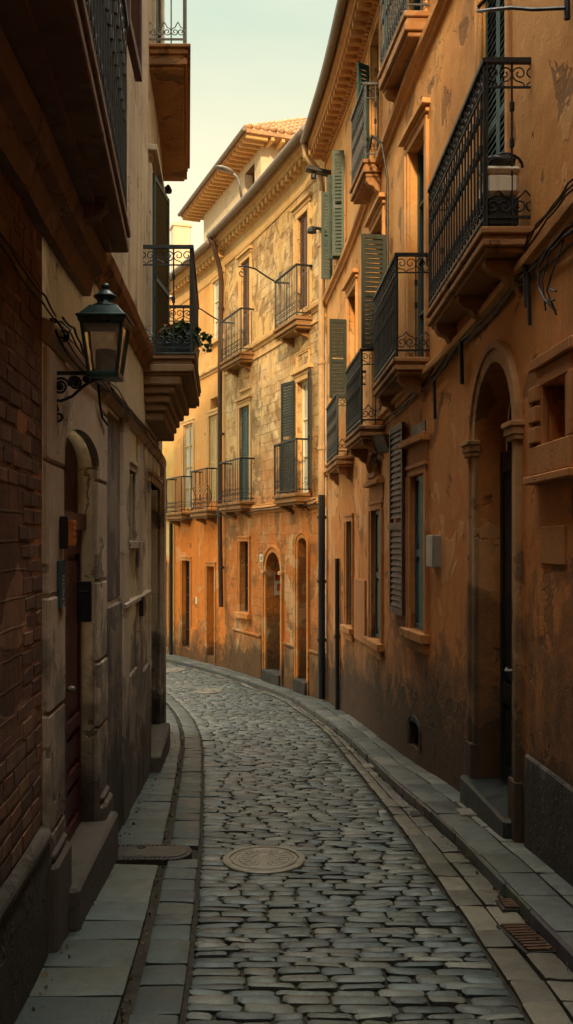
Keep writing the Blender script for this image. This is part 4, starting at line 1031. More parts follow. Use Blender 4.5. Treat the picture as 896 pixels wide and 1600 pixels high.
mb = MB(); fl.surround(mb, ld2, .14, .04, bottom=-1.2); mb.build('door_surround', M['lstone'], ph, bevel=.006)
Mx = fl.M(ld2[0], ld2[2], -.19); mb = MB(); door_leaf(mb, Mx, ld2[1]-ld2[0], 2.5, .06, ((.05,.3),(.36,.7),(.75,.95)), 2); fl.fbox(mb, ld2[0]-.05, ld2[1]+.05, 1.94, 2.5, -.2, -.17); mb.build('door', M['blackdoor'], ph)
mb = MB(); fl.fbox(mb, ld2[0]-.1, ld2[1]+.1, zg(11.5)-.4, -.545, -.19, .14); mb.build('doorstep', M['lstone'], ph, bevel=.02)
mb = MB(); fl.surround(mb, lu, .13, .04); fl.fbox(mb, lu[0]-.18, lu[1]+.18, lu[3]+.135, lu[3]+.2, -.02, .1); mb.build('door_surround', M['cream'], ph, bevel=.006); casement(fl, lu, .07, 'teal', 'balcony_door', (2,4))
mb = MB(); fl.surround(mb, lu2, .13, .04); mb.build('door_surround', M['cream'], ph, bevel=.006); casement(fl, lu2, .07, 'browndoor', 'balcony_door', (2,3))
open_leaf(fl, CL.uy(11.0), 3.85, 6.05, .85, 'teallight', 8, .05)
Mx = fl.M(CL.uy(8.3), 5.8, .04) @ Matrix.Rotation(math.pi, 4, 'Z') @ Matrix.Translation((0,-.12,0)); mb = MB(); louvres(mb, Mx, .95, 2.6, .06, .07, .07); mb.build('folded_shutter', M['redwood'], ph)
lb, zlb = balcony(fl, plan(CL, 0, 10.0, 305, 12.6, 313.5), 3.78, 1.12, 'cream_balc', 'blueiron', 20, 3, [(.05,0),(.05,.03),(.08,.012),(.03,.05)], True, 1.15, None, top='leadtop')
# corbel table stepping back under the flowered balcony
mb = MB(); z_ = zlb-.001; P4 = plan(CL, 0, 10.0, 305, 12.6, 313.5)
for k, (h_, cut, o_) in enumerate(((.10,.10,.22),(.08,.17,.32),(.09,.24,.40),(.08,.31,.46),(.10,.37,.50))):
    a, b, c, e_ = [Vector((v[0], v[1], 0)) for v in P4]; t_ = (e_-a).normalized()
    q = [a+t_*(.06+.05*k), b.lerp(a, o_*1.1 if o_*1.1 < .95 else .95)+t_*(.06+.05*k), c.lerp(e_, o_*1.1 if o_*1.1 < .95 else .95)-t_*(.06+.05*k), e_-t_*(.06+.05*k)]
    mb.prism([(v.x, v.y) for v in q], z_-h_, z_); z_ -= h_+.0005
mb.build('corbel', M['cream_balc'], lb, bevel=.015)
ub, zub = balcony(fl, plan(CL, 0, 10.8, 294, 14.25, 294), 7.42, 1.15, 'balc', 'steel', 26, 3, [(.04,-.03),(.06,0),(.05,.03),(.07,.012),(.04,.05)], True, 1.1, None)


# ================================================================== wall lantern
ly = 5.2; lw0 = CL.pt(CL.uy(ly), 0, 0)
lx = px_x(165, ly); zb_, zt_ = pz(588, ly), pz(515, ly)
wl = thing('wall_lantern', 'green black four sided street lantern with crown top on a scrolled wall bracket', 'lantern', (lw0.x, ly, 2.6))
mb = MB(); Bx = frame_at((lw0.x, ly, 0), (1,0,0)); Lh = lx-lw0.x
mb.obox(Bx, .0, .022, -.022, .022, 2.42, 3.02)
mb.obox(Bx, .0, Lh+.02, -.009, .009, 2.715, 2.735)
def arc(mb, pts, r): mb.tube([Bx @ Vector((a_, 0, b_)) for a_, b_ in pts], r, 6)
arc(mb, [(.02,2.58),(.06,2.575),(.12,2.60),(.18,2.655),(.24,2.69),(Lh,2.70)], .009)
for cx_, cz_, r_, sg, a0 in ((.055,2.655,.048,1,0),(.135,2.672,.038,-1,math.pi),(.195,2.693,.018,1,0)): spiral(mb, Bx, cx_, cz_, r_, 2.1, a0, sg, .0065)
spiral(mb, Bx, .045, 2.49, .034, 1.5, math.pi*.5, 1, .0065, [(.03,0,2.58),(.035,0,2.55)])
spiral(mb, Bx, .07, 2.93, .035, 1.3, -math.pi*.5, 1, .006, [(.01,0,3.0),(.06,0,3.005),(.11,0,2.96)])
for cx_, cz_, r_ in ((.055,2.655,.02),(.135,2.672,.016)): mb.lathe(Bx @ Vector((cx_,0,cz_)), [(.003,-r_),(r_*.8,-r_*.5),(r_,0),(r_*.8,r_*.5),(.003,r_)], 8)
br = mb.build('bracket', M['iron'], wl)
def sqring(mb, c, prof, n=4, rot=math.pi/4):
    rings = []
    for r_, z_ in prof: rings.append(mb.add([(c[0]+r_*1.41421*math.cos(rot+2*math.pi*k/n), c[1]+r_*1.41421*math.sin(rot+2*math.pi*k/n), c[2]+z_) for k in range(n)]))
    for a_, b_ in zip(rings, rings[1:]):
        for k in range(n): mb.f.append((a_+k, a_+(k+1) % n, b_+(k+1) % n, b_+k))
    mb.f.append(tuple(range(rings[0], rings[0]+n))[::-1]); mb.f.append(tuple(range(rings[-1], rings[-1]+n)))
lc = (lx, ly, zb_); hb, ht, HB, HT = zt_-zb_-.0, 0, .074, .108     # lower / upper half widths
hb = pz(508, ly)-zb_
mb = MB()
for sx in (-1, 1):
    for sy in (-1, 1): mb.tube([(lx+sx*HB, ly+sy*HB, zb_), (lx+sx*HT, ly+sy*HT, zb_+hb)], .010, 4)
sqring(mb, lc, [(HB+.010,-.016),(HB+.012,.0),(HB+.012,.012),(HB-.01,.014)])
for sx, sy in ((1,0),(-1,0),(0,1),(0,-1)):
    a_ = (lx+sx*HB+(-HB if sy else 0), ly+sy*HB+(-HB if sx else 0), zb_+.01); b_ = (lx+sx*HB+(HB if sy else 0), ly+sy*HB+(HB if sx else 0), zb_+.01); mb.tube([a_, b_], .010, 4)
mb.tube([(lx+.02,ly,zb_-.012),(lx+.02,ly,2.72)], .012, 6); mb.tube([(lx-.04,ly,zb_-.012),(lx-.04,ly,2.72)], .012, 6)
sqring(mb, (lx, ly, zb_+hb), [(HT+.004,-.014),(HT+.016,.0),(HT+.018,.02),(HT,.022)])
mb.build('frame', M['lampgreen'], wl)
mb = MB(); sqring(mb, (lx, ly, zb_+hb), [(HT+.026,.0205),(HT+.028,.032),(HT+.01,.042),(.075,.092),(.070,.094)]); 
z0_ = zb_+hb
mb.lathe((lx,ly,z0_), [(.072,.0945),(.074,.104),(.05,.108),(.044,.13),(.062,.148),(.066,.156),(.05,.164),(.03,.182),(.022,.188),(.014,.194),(.022,.204),(.024,.214),(.014,.224),(.004,.227)], 14)
mb.build('cap', M['lampgreen'], wl, bevel=.003)
for sx, sy in ((1,0),(-1,0),(0,1),(0,-1)):
    def cn(h_, r_, s_): return (lx+sx*r_+(s_*r_ if sy else 0), ly+sy*r_+(s_*r_ if sx else 0), zb_+h_)
    mb = MB(); mb.poly([cn(.014,HB-.002,-.92), cn(.014,HB-.002,.92), cn(hb-.01,HT-.003,.93), cn(hb-.01,HT-.003,-.93)]); mb.build('pane', M['lglass'], wl)
mb = MB(); mb.lathe((lx+.005,ly,zb_), [(.05,.012),(.056,.02),(.056,.135),(.05,.14)], 12); mb.build('burner', M['frost'], wl)

# ================================================================== things fixed to the left house
def facade_plate(f, px, py0, py1, w, th, mat, name, bev=.004, p=.0):
    u = f.u(px); z0 = f.z(px, py1); z1 = f.z(px, py0); Mx = f.M(u, z0, p); mb = MB(); mb.obox(Mx, -w/2, w/2, -.01, th, 0, z1-z0)
    return mb.build(name, M[mat], None, bevel=bev), Mx, z1-z0
u = CL.upx(84); Mx = fl.M(u, pz(951,5.22), .045)
hp = pz(876,5.22)-pz(951,5.22)
sp = thing('street_plaque', 'narrow dark blue enamel plaque with a column of pale letters beside the oxblood door', 'plaque', tuple(Mx.translation))
mb = MB(); mb.obox(Mx, -.085, .085, -.01, .008, 0, hp); mb.build('plate', M['plaque'], sp, bevel=.002)
mb = MB(); zc_ = hp-.035
glyph = {'.': [(0,.4,.3,.6)], 'A': [(0,0,.2,1),(.8,0,1,1),(.2,.8,.8,1),(.2,.4,.8,.55)], 'C': [(0,0,.2,1),(.2,0,1,.2),(.2,.8,1,1)], 'L': [(0,0,.2,1),(.2,0,1,.2)], 'E': [(0,0,.2,1),(.2,0,1,.18),(.2,.41,.8,.59),(.2,.82,1,1)],
         'R': [(0,0,.2,1),(.2,.8,.8,1),(.8,.5,1,1),(.2,.4,.8,.55),(.55,0,.8,.4)], 'N': [(0,0,.2,1),(.8,0,1,1),(.2,.6,.5,.85),(.5,.3,.8,.6)], 'T': [(.4,0,.6,.8),(0,.8,1,1)], 'S': [(0,0,1,.18),(.8,.18,1,.5),(0,.41,1,.59),(0,.5,.2,1),(.2,.82,1,1)]}
for k, ch in enumerate('..ARNCETSLEF'):
    hh = hp/13.2; 
    for x0, z0, x1, z1 in glyph.get(ch, glyph['E']): mb.obox(Mx, -(-.03+x1*.06), -(-.03+x0*.06), .0082, .0096, zc_-hh*.72+z0*hh*.66, zc_-hh*.72+z1*hh*.66)
    zc_ -= hh*(1.05 if k != 1 else 1.2)
mb.build('lettering', M['letter'], sp)
Mx = fl.M(CL.upx(86.5), pz(856,5.28), .045); hh = pz(812,5.28)-pz(856,5.28)
ic = thing('entry_lamp', 'small amber wooden box with a dark back, on the door jamb above the blue plaque', 'wall box', tuple(Mx.translation))
mb = MB(); mb.obox(Mx, -.06, .06, -.01, .035, -.005, hh+.02); mb.build('back_plate', M['blackbox'], ic, bevel=.004)
mb = MB(); mb.obox(Mx, -.05, .05, .0355, .062, .012, hh); 
for k in range(4): mb.obox(Mx, -.05, .05, .062, .065, .03+k*hh*.22, .03+k*hh*.22+hh*.12)
mb.build('cover', M['orangewood'], ic, bevel=.006)
o = MB(); Mx = fl.M(ld[1]-.005, pz(972,6.6), -.115); o.obox(Mx, -.05, .0, 0, .10, 0, .28); o.obox(Mx, -.056, -.0505, .015, .085, .2, .215); tag(o.build('letter_box', M['blackbox'], None, bevel=.004), 'plain black letter box inside the reveal of the oxblood door', 'letter box')
o, Mx, h_ = facade_plate(fl, 214.5, 932, 962, .17, .04, 'blackbox', 'junction_box', .004, .03); tag(o, 'small black junction box low on the pale pilaster beyond the grilled window', 'junction box')
# planter with geraniums on the flowered balcony
pc = Vector((-1.16, 10.55, 3.795)); pr_ = thing('flower_planter', 'planter of red and pink geraniums standing on the balcony with lead edged floor', 'planter', tuple(pc))
mb = MB(); mb.hexa([(pc.x-.15,pc.y-.2,pc.z),(pc.x+.15,pc.y-.2,pc.z),(pc.x+.15,pc.y+.3,pc.z),(pc.x-.15,pc.y+.3,pc.z),(pc.x-.18,pc.y-.23,pc.z+.2),(pc.x+.18,pc.y-.23,pc.z+.2),(pc.x+.18,pc.y+.33,pc.z+.2),(pc.x-.18,pc.y+.33,pc.z+.2)]); mb.build('trough', M['blueiron'], pr_, bevel=.008)
mb = MB(); fm = MB()
def leafq(mb, p, s_, col):
    n_ = Vector((U(-1,1),U(-1,1),U(-.2,1))).normalized(); a_ = n_.orthogonal().normalized(); a_ = Matrix.Rotation(U(0,6.28), 3, n_) @ a_; b_ = n_.cross(a_)
    mb.poly([p+(a_*math.cos(k*1.047)+b_*math.sin(k*1.047))*s_*(1 if k % 2 else .8)+n_*s_*.15*math.cos(k*2.1) for k in range(6)], None, col)
for _ in range(520):
    r_ = R()**.5; th = U(0,6.28); p = Vector((pc.x+.22*r_*math.cos(th), pc.y+.04+.34*r_*math.sin(th), pc.z+.2+U(0,.26)*(1.15-r_*.55)))
    if R() < .12: p += Vector((.12, -.02, -.05))
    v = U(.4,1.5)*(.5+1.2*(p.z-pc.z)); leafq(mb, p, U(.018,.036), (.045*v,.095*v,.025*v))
for _ in range(26):
    p = Vector((pc.x+.27+U(-.05,.05), pc.y+.1+U(-.12,.12), pc.z+.24+U(-.09,.09))); v = U(.5,1.3); leafq(mb, p, U(.02,.035), (.06*v,.12*v,.03*v))
for _ in range(24):
    c_ = Vector((pc.x+U(-.2,.16), pc.y+U(-.25,.1), pc.z+U(.16,.40))); hue = random.choice([(.34,.03,.03),(.45,.10,.08),(.5,.28,.2),(.3,.02,.05)])
    for _k in range(9): leafq(fm, c_+Vector((U(-.03,.03),U(-.03,.03),U(-.02,.02))), U(.010,.018), tuple(q*U(.7,1.2) for q in hue))
mb.build('foliage', M['leaf'], pr_); fm.build('blossom', M['leaf'], pr_)
# shelf brackets, insulators and little fittings near the corner of the left house
def fitting(name, label, cat, d, px, py, kind, grp=None):
    p = Vector((px_x(px, d), d, pz(py, d))); mb = MB()
    w_ = CL.pt(CL.uy(d), p.z, 0)
    mb.tube([w_, Vector((p.x, d, p.z+.05))], .014, 6); mb.lathe(p, [(.01,-.06),(.05,-.05),(.06,-.01),(.04,.03),(.02,.06),(.008,.07)], 10)
    return tag(mb.build(name, M['iron'], None), label, cat, grp)
fitting('bell_lamp', 'small dark bell shaped fitting hanging below the highest iron balcony', 'lamp', 13.9, 263, 296, 0)
fitting('bell_lamp', 'small dark bell shaped fitting under the stepped corbel of the flowered balcony', 'lamp', 13.9, 262, 675, 0)
# ================================================================== things on the ochre house
o, Mx, h_ = facade_plate(f, 684, 836, 886, .24, .09, 'greybox', 'meter_box', .008); tag(o, 'pale grey metal meter box on the ochre wall between shuttered window and portal', 'meter box')
# cool box and bundle on the big balcony
bc = Vector((1.555, 6.98, 4.085))
cb = thing('cool_box', 'white plastic box with a dark lower half standing on the biggest iron balcony', 'box', tuple(bc))
mb = MB(); mb.box((bc.x,bc.y+.05,bc.z+.11), .23, .28, .22); mb.build('base', M['blackdoor'], cb, bevel=.015)
mb = MB(); mb.box((bc.x,bc.y+.05,bc.z+.30), .245, .30, .16); mb.build('body', M['plastic'], cb, bevel=.03); mb = MB(); mb.box((bc.x,bc.y+.05,bc.z+.405), .26, .32, .05); mb.build('lid', M['plastic'], cb, bevel=.022)
bm = bmesh.new(); bmesh.ops.create_icosphere(bm, subdivisions=3, radius=1)
for v in bm.verts:
    n_ = noise.noise(v.co*1.8)*.25+noise.noise(v.co*4.5)*.1; v.co = Vector((v.co.x*.13*(1+n_), v.co.y*.17*(1+n_), (v.co.z*.085*(1+n_) if v.co.z > -.5 else -.045)))
for fc in bm.faces: fc.smooth = True
me = bpy.data.meshes.new('bag'); bm.to_mesh(me); bm.free(); me.materials.append(M['bag']); o = bpy.data.objects.new('bag', me); COL.objects.link(o); o.location = (bc.x+.0, bc.y+.06, bc.z+.475)
tag(o, 'slumped dark cloth bag lying on top of the white plastic box', 'bag')
mb = MB(); c_ = Vector(o.location); mb.tube([c_+Vector((.02+.125*math.cos(a_*.35), -.13, -.05+.10*math.sin(a_*.35))) for a_ in range(10)], .010, 6); h2 = mb.build('handle', M['cable'], o)
# floodlight under the third balcony
fp = Vector((px_x(603,12.1), 12.1, pz(690,12.1)))
fd = thing('floodlight', 'grey pyramid shaped floodlight tucked under the third iron balcony', 'floodlight', tuple(fp))
Mx = frame_at(fp, (-.7,-.4,-.35)); mb = MB(); i = mb.add([Mx @ Vector(q) for q in ((-.13,-.04,-.04),(-.13,.04,-.04),(-.13,.04,.04),(-.13,-.04,.04),(.1,-.14,-.12),(.1,.14,-.12),(.1,.14,.12),(.1,-.14,.12))])
for q in ((0,1,2,3),(0,1,5,4),(1,2,6,5),(2,3,7,6),(3,0,4,7)): mb.f.append(tuple(i+k for k in q))
mb.poly([Mx @ Vector(q) for q in ((.085,-.13,-.11),(.085,.13,-.11),(.085,.13,.11),(.085,-.13,.11))]); mb.build('shade', M['steel'], fd)
mb = MB(); w_ = CR.pt(CR.uy(12.2), fp.z+.03, 0); mb.tube([w_, Mx @ Vector((-.13,0,0))], .018, 6); mb.build('arm', M['iron'], fd)
# cables on the ochre wall
def wall_cable(C, pts, r=.010, p=.06, sag=.02, grp='', label='', wav=.0):
    P = []
    for k, (a_, b_) in enumerate(pts):
        u = C.upx(a_) if a_ <= 896 else C.uy(6.0-(a_-896)*.0135); P.append(C.pt(u, pz(b_, C.y(u)), p+(.006*math.sin(k*2.3+wav))))
    o = drip_cable(P, r, sag); return tag(o, label, 'cable', grp)
RCAB = 'black cables strung along the ochre wall'
for k, pts in enumerate([[(960,205),(896,287),(872,318),(846,350),(832,378),(818,404)],[(960,215),(896,297),(860,340),(836,366),(826,395)],[(960,225),(896,306),(868,342),(838,384),(826,402)],
        [(960,255),(896,329),(866,360),(832,388),(818,411),(790,440),(735,514),(690,580)],[(960,290),(896,356),(862,392),(835,416),(812,432),(760,492),(722,528),(684,586),(640,628)],
        [(960,300),(896,370),(860,402),(838,424),(818,438),(768,495),(728,534),(690,592),(650,622),(612,652)],[(960,320),(896,386),(862,412),(838,434),(815,446),(765,505),(725,540),(680,590)],
        [(740,510),(715,540),(700,556),(686,572),(655,615),(618,655),(600,668)]]):
    wall_cable(CR, pts, U(.006,.010), .03+.012*(k % 3), .012, RCAB, 'black cable strung in a loose bundle along the ochre wall below the ledge', k)
for px, ya, yb, w_ in ((832,405,480,.02),(836.5,425,508,.014),(729,528,600,.02),(686,592,655,.018)):
    u = CR.upx(px); d = CR.y(u); mb = MB(); mb.tube([CR.pt(u,pz(ya,d),.05), CR.pt(u,pz(yb,d),.04)], w_, 6)
    tag(mb.build('cable_conduit', M['cable'], None), 'short black cable conduit hanging straight down from the bundled cables', 'conduit', 'black conduits below the cable bundle')
# iron bracket at the frame edge, and the scrolled bracket high above the balcony
mb = MB(); C_ = CR; 
def onw(px, py, p=.05):
    if px <= 894: u = C_.upx(px)
    else: u = C_.upx(894)-(px-894)*.012
    return C_.pt(u, pz(py, C_.y(u)), p)
mb.tube([onw(892,362),onw(884,392,.12),(onw(879,420,.16)),onw(880,450,.16),onw(886,470,.14),onw(893,486,.1)], .008, 6)
mb.tube([onw(884,392,.10),onw(881,440,.14),onw(882,486,.12)], .006, 6); mb.tube([onw(893,375),onw(891,430,.12),onw(889,455,.14),onw(894,492,.1)], .007, 6)
mb.tube([onw(882,472,.13),onw(896,469,.12)], .008, 5); mb.tube([onw(890,452,.13),onw(899,455,.12)], .008, 5)
tag(mb.build('lantern_bracket', M['iron'], None), 'bent black iron bracket hanging on the ochre wall beside the stone framed niche', 'bracket')
mb = MB(); mb.tube([onw(896,13,.05),onw(882,16,.2),onw(870,14,.3),onw(850,18,.38),onw(836,20,.40),onw(834,14,.40),onw(838,2,.36),onw(838,-20,.3)], .012, 6); mb.tube([onw(893,-30,.03),onw(894,30,.03)], .02, 6)
tag(mb.build('sign_bracket', M['iron'], None), 'black wrought iron sign bracket high on the ochre wall above the biggest balcony', 'bracket')
# cables on the left houses
LCAB = 'black cables along the cream house'
for k, pts in enumerate([[(72,498),(96,520),(120,556),(150,588),(196,640),(228,672),(240,690)],[(72,505),(100,536),(140,578),(170,606),(205,655),(236,690),(243,705)],[(78,520),(106,560),(146,598),(190,640),(224,684),(238,700)],
        [(84,496),(104,512),(112,536),(122,560),(152,592),(200,646),(240,690)],[(70,515),(95,560),(140,600),(165,612),(186,640),(215,668),(238,702)],[(160,606),(192,642),(226,676),(240,694)]]):
    wall_cable(CL, pts, U(.005,.008), .05+.01*(k % 3), .012, LCAB, 'black cable looping along the cream house above its arched oxblood door', k)
wall_cable(CL, [(142,600),(144,632),(150,652),(157,664)], .009, .05, .0, None, 'short loose cable end drooping on the stone above the oxblood door')
for k, pts in enumerate([[(-60,310),(2,400),(30,440),(55,470),(78,500)],[(-60,296),(6,386),(36,432),(60,462),(80,494)]]):
    wall_cable(CL, pts, .006, .03, .006, 'black cables on the brick house', 'black cable sagging down the brick house under the great balcony', k)
# ================================================================== lamps and brackets of the far houses
def arm_lamp(d_px, py, name, label, length=.95, rise=.22):
    u = CF.upx(d_px); d = CF.y(u); z_ = pz(py, d); o = CF.pt(u, z_, 0); N = Vector((*CF.N(u),0)); t_ = thing(name, label, 'bracket', tuple(o))
    mb = MB(); Bm = frame_at(o, N); mb.obox(Bm, 0, .03, -.05, .05, -.16, .16); mb.build('wall_plate', M['steel'], t_)
    mb = MB(); mb.tube([Bm @ Vector((x, 0, z2)) for x, z2 in ((.02,-.1),(length*.3,.02),(length*.6,rise*.8),(length*.85,rise),(length,rise*.85))], .018, 6)
    spiral(mb, Bm, length*.92, rise*.85-.13, .10, 1.2, math.pi*.5, 1, .012); mb.build('arm', M['iron'], t_)
arm_lamp(439, 437, 'lamp_bracket', 'curved thin lamp bracket between two balconies of the stone front'); arm_lamp(347.5, 497, 'lamp_bracket', 'curved thin lamp bracket beside the white framed window of the orange house')
u = CF.upx(392); d = CF.y(u); N = Vector((*CF.N(u),0)); o = CF.pt(u, pz(293, d), .3)
st = thing('street_lamp', 'grey flat headed street lamp on a bent arm rising from the far eaves', 'street lamp', tuple(o))
mb = MB(); A2 = [CF.pt(u, pz(312,d), .22), CF.pt(u, pz(291,d), .27), o+N*.04+Vector((0,0,.20)), o+N*.18+Vector((0,0,.31))]; mb.tube(A2, .03, 8); mb.build('arm', M['steel'], st, smooth=True)
mb = MB(); hN = (N+Vector((0,0,.18))).normalized(); Hm = frame_at(A2[-1], hN); rings = []
for x, w_, h_ in ((-.06,.04,.03),(.04,.08,.045),(.16,.12,.05),(.30,.11,.045),(.38,.04,.02)): rings.append(mb.add([Hm @ Vector((x, w_*math.cos(a_*.7854), h_*math.sin(a_*.7854))) for a_ in range(8)]))
for a_, b_ in zip(rings, rings[1:]):
    for k in range(8): mb.f.append((a_+k, a_+(k+1) % 8, b_+(k+1) % 8, b_+k))
mb.f.append(tuple(range(rings[0], rings[0]+8))); mb.f.append(tuple(range(rings[-1], rings[-1]+8))); mb.build('head', M['steel'], st, smooth=True)
u = CR.uy(17.6); o = CR.pt(u, pz(272, 17.6), 0); N = Vector((*CR.N(u),0)); bl = thing('box_lamp', 'slim black box lamp jutting from the pipe corner beneath the cornice', 'lamp', tuple(o))
mb = MB(); Bm = frame_at(o, N+Vector((0,0,.18))); mb.obox(Bm, .0, .46, -.09, .09, -.035, .035); mb.build('housing', M['iron'], bl, bevel=.01); mb = MB(); mb.lathe(Bm @ Vector((.3,0,-.11)), [(.01,-.06),(.05,-.04),(.05,.03),(.02,.07)], 8); mb.build('sensor', M['iron'], bl)
u = CR.uy(17.9); o = CR.pt(u, pz(362, 17.9), 0); N = Vector((*CR.N(u),0)); bl = thing('wall_lamp', 'short dark wall lamp on a stub arm at the pipe corner', 'lamp', tuple(o))
mb = MB(); Bm = frame_at(o, N); mb.tube([Bm @ Vector(q) for q in ((0,0,-.14),(.05,0,-.02),(.14,0,.05),(.26,0,.06))], .03, 6); mb.build('arm', M['iron'], bl); mb = MB(); mb.lathe(Bm @ Vector((.3,0,.02)), [(.03,-.07),(.09,-.05),(.08,.02),(.03,.07)], 10); mb.build('shade', M['iron'], bl)
for pts in ([(268,800),(310,808),(350,800),(400,795),(450,788),(506,780)],[(276,812),(330,806),(352,806),(420,797),(470,790),(506,786)]):
    P = [CF.pt(CF.upx(a_), pz(b_, CF.y(CF.upx(a_))), .16) for a_, b_ in pts]; tag(drip_cable(P, .014, .03), 'black cable running along the lower ledge of the far houses', 'cable', 'cables along the far ledge')
def notice(px, py, w_, h_, mat, name, label, p=.0):
    u = CF.upx(px); Mx = CF_M(u, pz(py, CF.y(u))-h_/2, p); mb = MB(); mb.obox(Mx, -w_/2, w_/2, -.005, .012, 0, h_); return tag(mb.build(name, M[mat], None), label, name.replace('_', ' ')), Mx
CF_M = lambda u, z_, p=0.: g.M(u, z_, p)
o, Mx = notice(409, 872, .2, .17, 'white', 'number_plate', 'small white house number plate beside the dark arched street door', .0)
mb = MB(); [mb.obox(Mx, a_, b_, .0125, .014, c_, d_) for a_, b_, c_, d_ in ((.03,.045,.04,.13),(-.05,-.035,.04,.13),(-.02,.0,.04,.13),(-.035,-.02,.115,.13))]; mb.build('lettering', M['blackbox'], o)
notice(307.5, 938, .14, .2, 'white', 'notice', 'small white paper notice on the orange wall between two doors')
# red and white poster on the far reveal of the arched street door
um = gd2[1]-.006; Mx = g.M(um, CF.z(428,932), -.30); mb = MB(); mb.obox(Mx, -.012, 0, -.12, .12, 0, .5); o = tag(mb.build('poster', M['white'], None), 'white poster with a red heading inside the arched street door', 'poster')
mb = MB(); mb.obox(Mx, -.014, -.0125, -.11, .11, .33, .48); mb.obox(Mx, -.014, -.0125, -.06, .06, .1, .26); mb.build('heading', M['redpaint'], o)
# ================================================================== iron covers in the street
def disc(mb, c, prof, n=40, sy=1.):
    rings = []
    for r_, z_ in prof: rings.append(mb.add([(c[0]+r_*math.cos(2*math.pi*k/n), c[1]+r_*sy*math.sin(2*math.pi*k/n), zg(c[1]+r_*sy*math.sin(2*math.pi*k/n))+z_+.006) for k in range(n)]))
    for a_, b_ in zip(rings, rings[1:]):
        for k in range(n): mb.f.append((a_+k, a_+(k+1) % n, b_+(k+1) % n, b_+k))
    mb.f.append(tuple(range(rings[-1], rings[-1]+n)))
def manhole(c, r_, label, sy=1.15):
    t_ = thing('manhole_cover', label, 'manhole cover', (c.x, c.y, zg(c.y)))
    mb = MB(); disc(mb, c, [(r_,-.05),(r_,.003),(r_*.96,.008),(r_*.84,.008),(r_*.83,-.004),(r_*.80,-.004)], 44, sy); mb.build('rim', M['cast'], t_)
    mb = MB(); disc(mb, c, [(r_*.795,-.004),(r_*.79,.006),(r_*.72,.007),(r_*.70,.002),(r_*.62,.002),(r_*.60,.007),(r_*.3,.008),(r_*.28,.003),(.01,.003)], 44, sy)
    for k in range(20):
        a_ = k*math.pi/10; b_ = (c.x+r_*.45*math.cos(a_), c.y+r_*sy*.45*math.sin(a_)); mb.box((b_[0], b_[1], zg(b_[1])+.014), r_*.2, .012, .006, a_)
    mb.build('lid', M['cast'], t_)
manhole(mh, .30, 'worn round manhole cover with a wide rim among the nearest cobbles', 1.3); manhole(mh2, .36, 'dark round manhole cover near the far bend below the orange wall', 1.6)
manhole(Vector((mh3.x, mh3.y, 0)), .3, 'pale round manhole cover in the mid road before the bend', 1.4)
dc = thing('drain_cover', 'half round iron drain cover with a slotted dark edge, in the smooth slab pavement', 'drain cover', (dr.x, dr.y, zg(dr.y)))
x0, x1, ya, yb = px_x(172, dr.y)+.02, px_x(300, dr.y), dr.y-.20, dr.y+.22
def shape(x0, x1, ya, yb, z_, n=14):
    xm = x1-(yb-ya)*.5*.55; P = [(x0, ya), (xm, ya)]+[(xm+(x1-xm)*math.sin(math.pi*k/n), (ya+yb)/2-(yb-ya)/2*math.cos(math.pi*k/n)) for k in range(1, n)]+[(xm, yb), (x0, yb)]
    return [(a_, b_, zg(b_)+z_) for a_, b_ in P]
def plate(mb, x0, x1, ya, yb, zt, zb2):
    a_, b_ = shape(x0,x1,ya,yb,zt), shape(x0,x1,ya,yb,zb2); i = mb.add(a_); j = mb.add(b_); n = len(a_); mb.f.append(tuple(range(i, i+n)))
    for k in range(n): mb.f.append((i+k, i+(k+1) % n, j+(k+1) % n, j+k))
mb = MB(); plate(mb, x0, x1, ya, yb, .024, -.05); mb.build('frame', M['castdark'], dc, bevel=.004)
mb = MB(); plate(mb, x0+.10, x1-.035, ya+.055, yb-.075, .032, .01); mb.build('lid', M['castgrey'], dc, bevel=.004)
mb = MB()
for k in range(14):
    xx = x0+.02+k*(x1-x0-.14)/14
    for y_ in (ya+.028, yb-.036): mb.box((xx, y_, zg(y_)+.028), .012, .04, .012)
c_ = (x0+.2, yb-.13); mb.tube([(c_[0]+.03*math.cos(a_*.6), c_[1]+.03*math.sin(a_*.6), zg(c_[1])+.038) for a_ in range(11)], .006, 5); mb.build('grate', M['castdark'], dc)
def grate(px, py, w_, l_, label, bars=7, ang=0., dz=.012):
    c_ = g_at(px, py); t_ = thing('drain_grate', label, 'drain grate', tuple(c_)); mb = MB(); ca, sa = math.cos(ang), math.sin(ang)
    def bx(a_, b_, c2, d_, z_, h_): mb.hexa([(c_.x+x*ca-y*sa, c_.y+x*sa+y*ca, zg(c_.y+x*sa+y*ca)+dz+zz) for zz in (z_-h_, z_) for x, y in ((a_,c2),(b_,c2),(b_,d_),(a_,d_))])
    bx(-w_/2,w_/2,-l_/2,l_/2,.006,.04); mb.build('frame', M['castdark'], t_); mb = MB()
    for k in range(bars): y = -l_/2+.03+(l_-.06)*k/(bars-1); bx(-w_/2+.02,w_/2-.02,y-.012,y+.012,.02,.0135)
    mb.build('bars', M['rust'], t_)
grate(822, 1468, .18, .45, 'long rusty drain grate in the gutter nearest the raised kerb', 10, .12, .004); grate(800, 1418, .16, .2, 'small square drain grate in the gutter just beyond the long one', 5, .0)
def access(px, py, w_, l_, label, dz, mat='castdark'):
    c_ = g_at(px, py, dz); mb = MB(); 
    for (a_, b_, z_) in ((w_/2, l_/2, .006), (w_/2-.02, l_/2-.02, .010)): mb.hexa([(c_.x+x, c_.y+y, zg(c_.y+y)+dz+zz) for zz in (-.04, z_) for x, y in ((-a_,-b_),(a_,-b_),(a_,b_),(-a_,b_))])
    tag(mb.build('access_cover', M[mat], None), label, 'access cover')
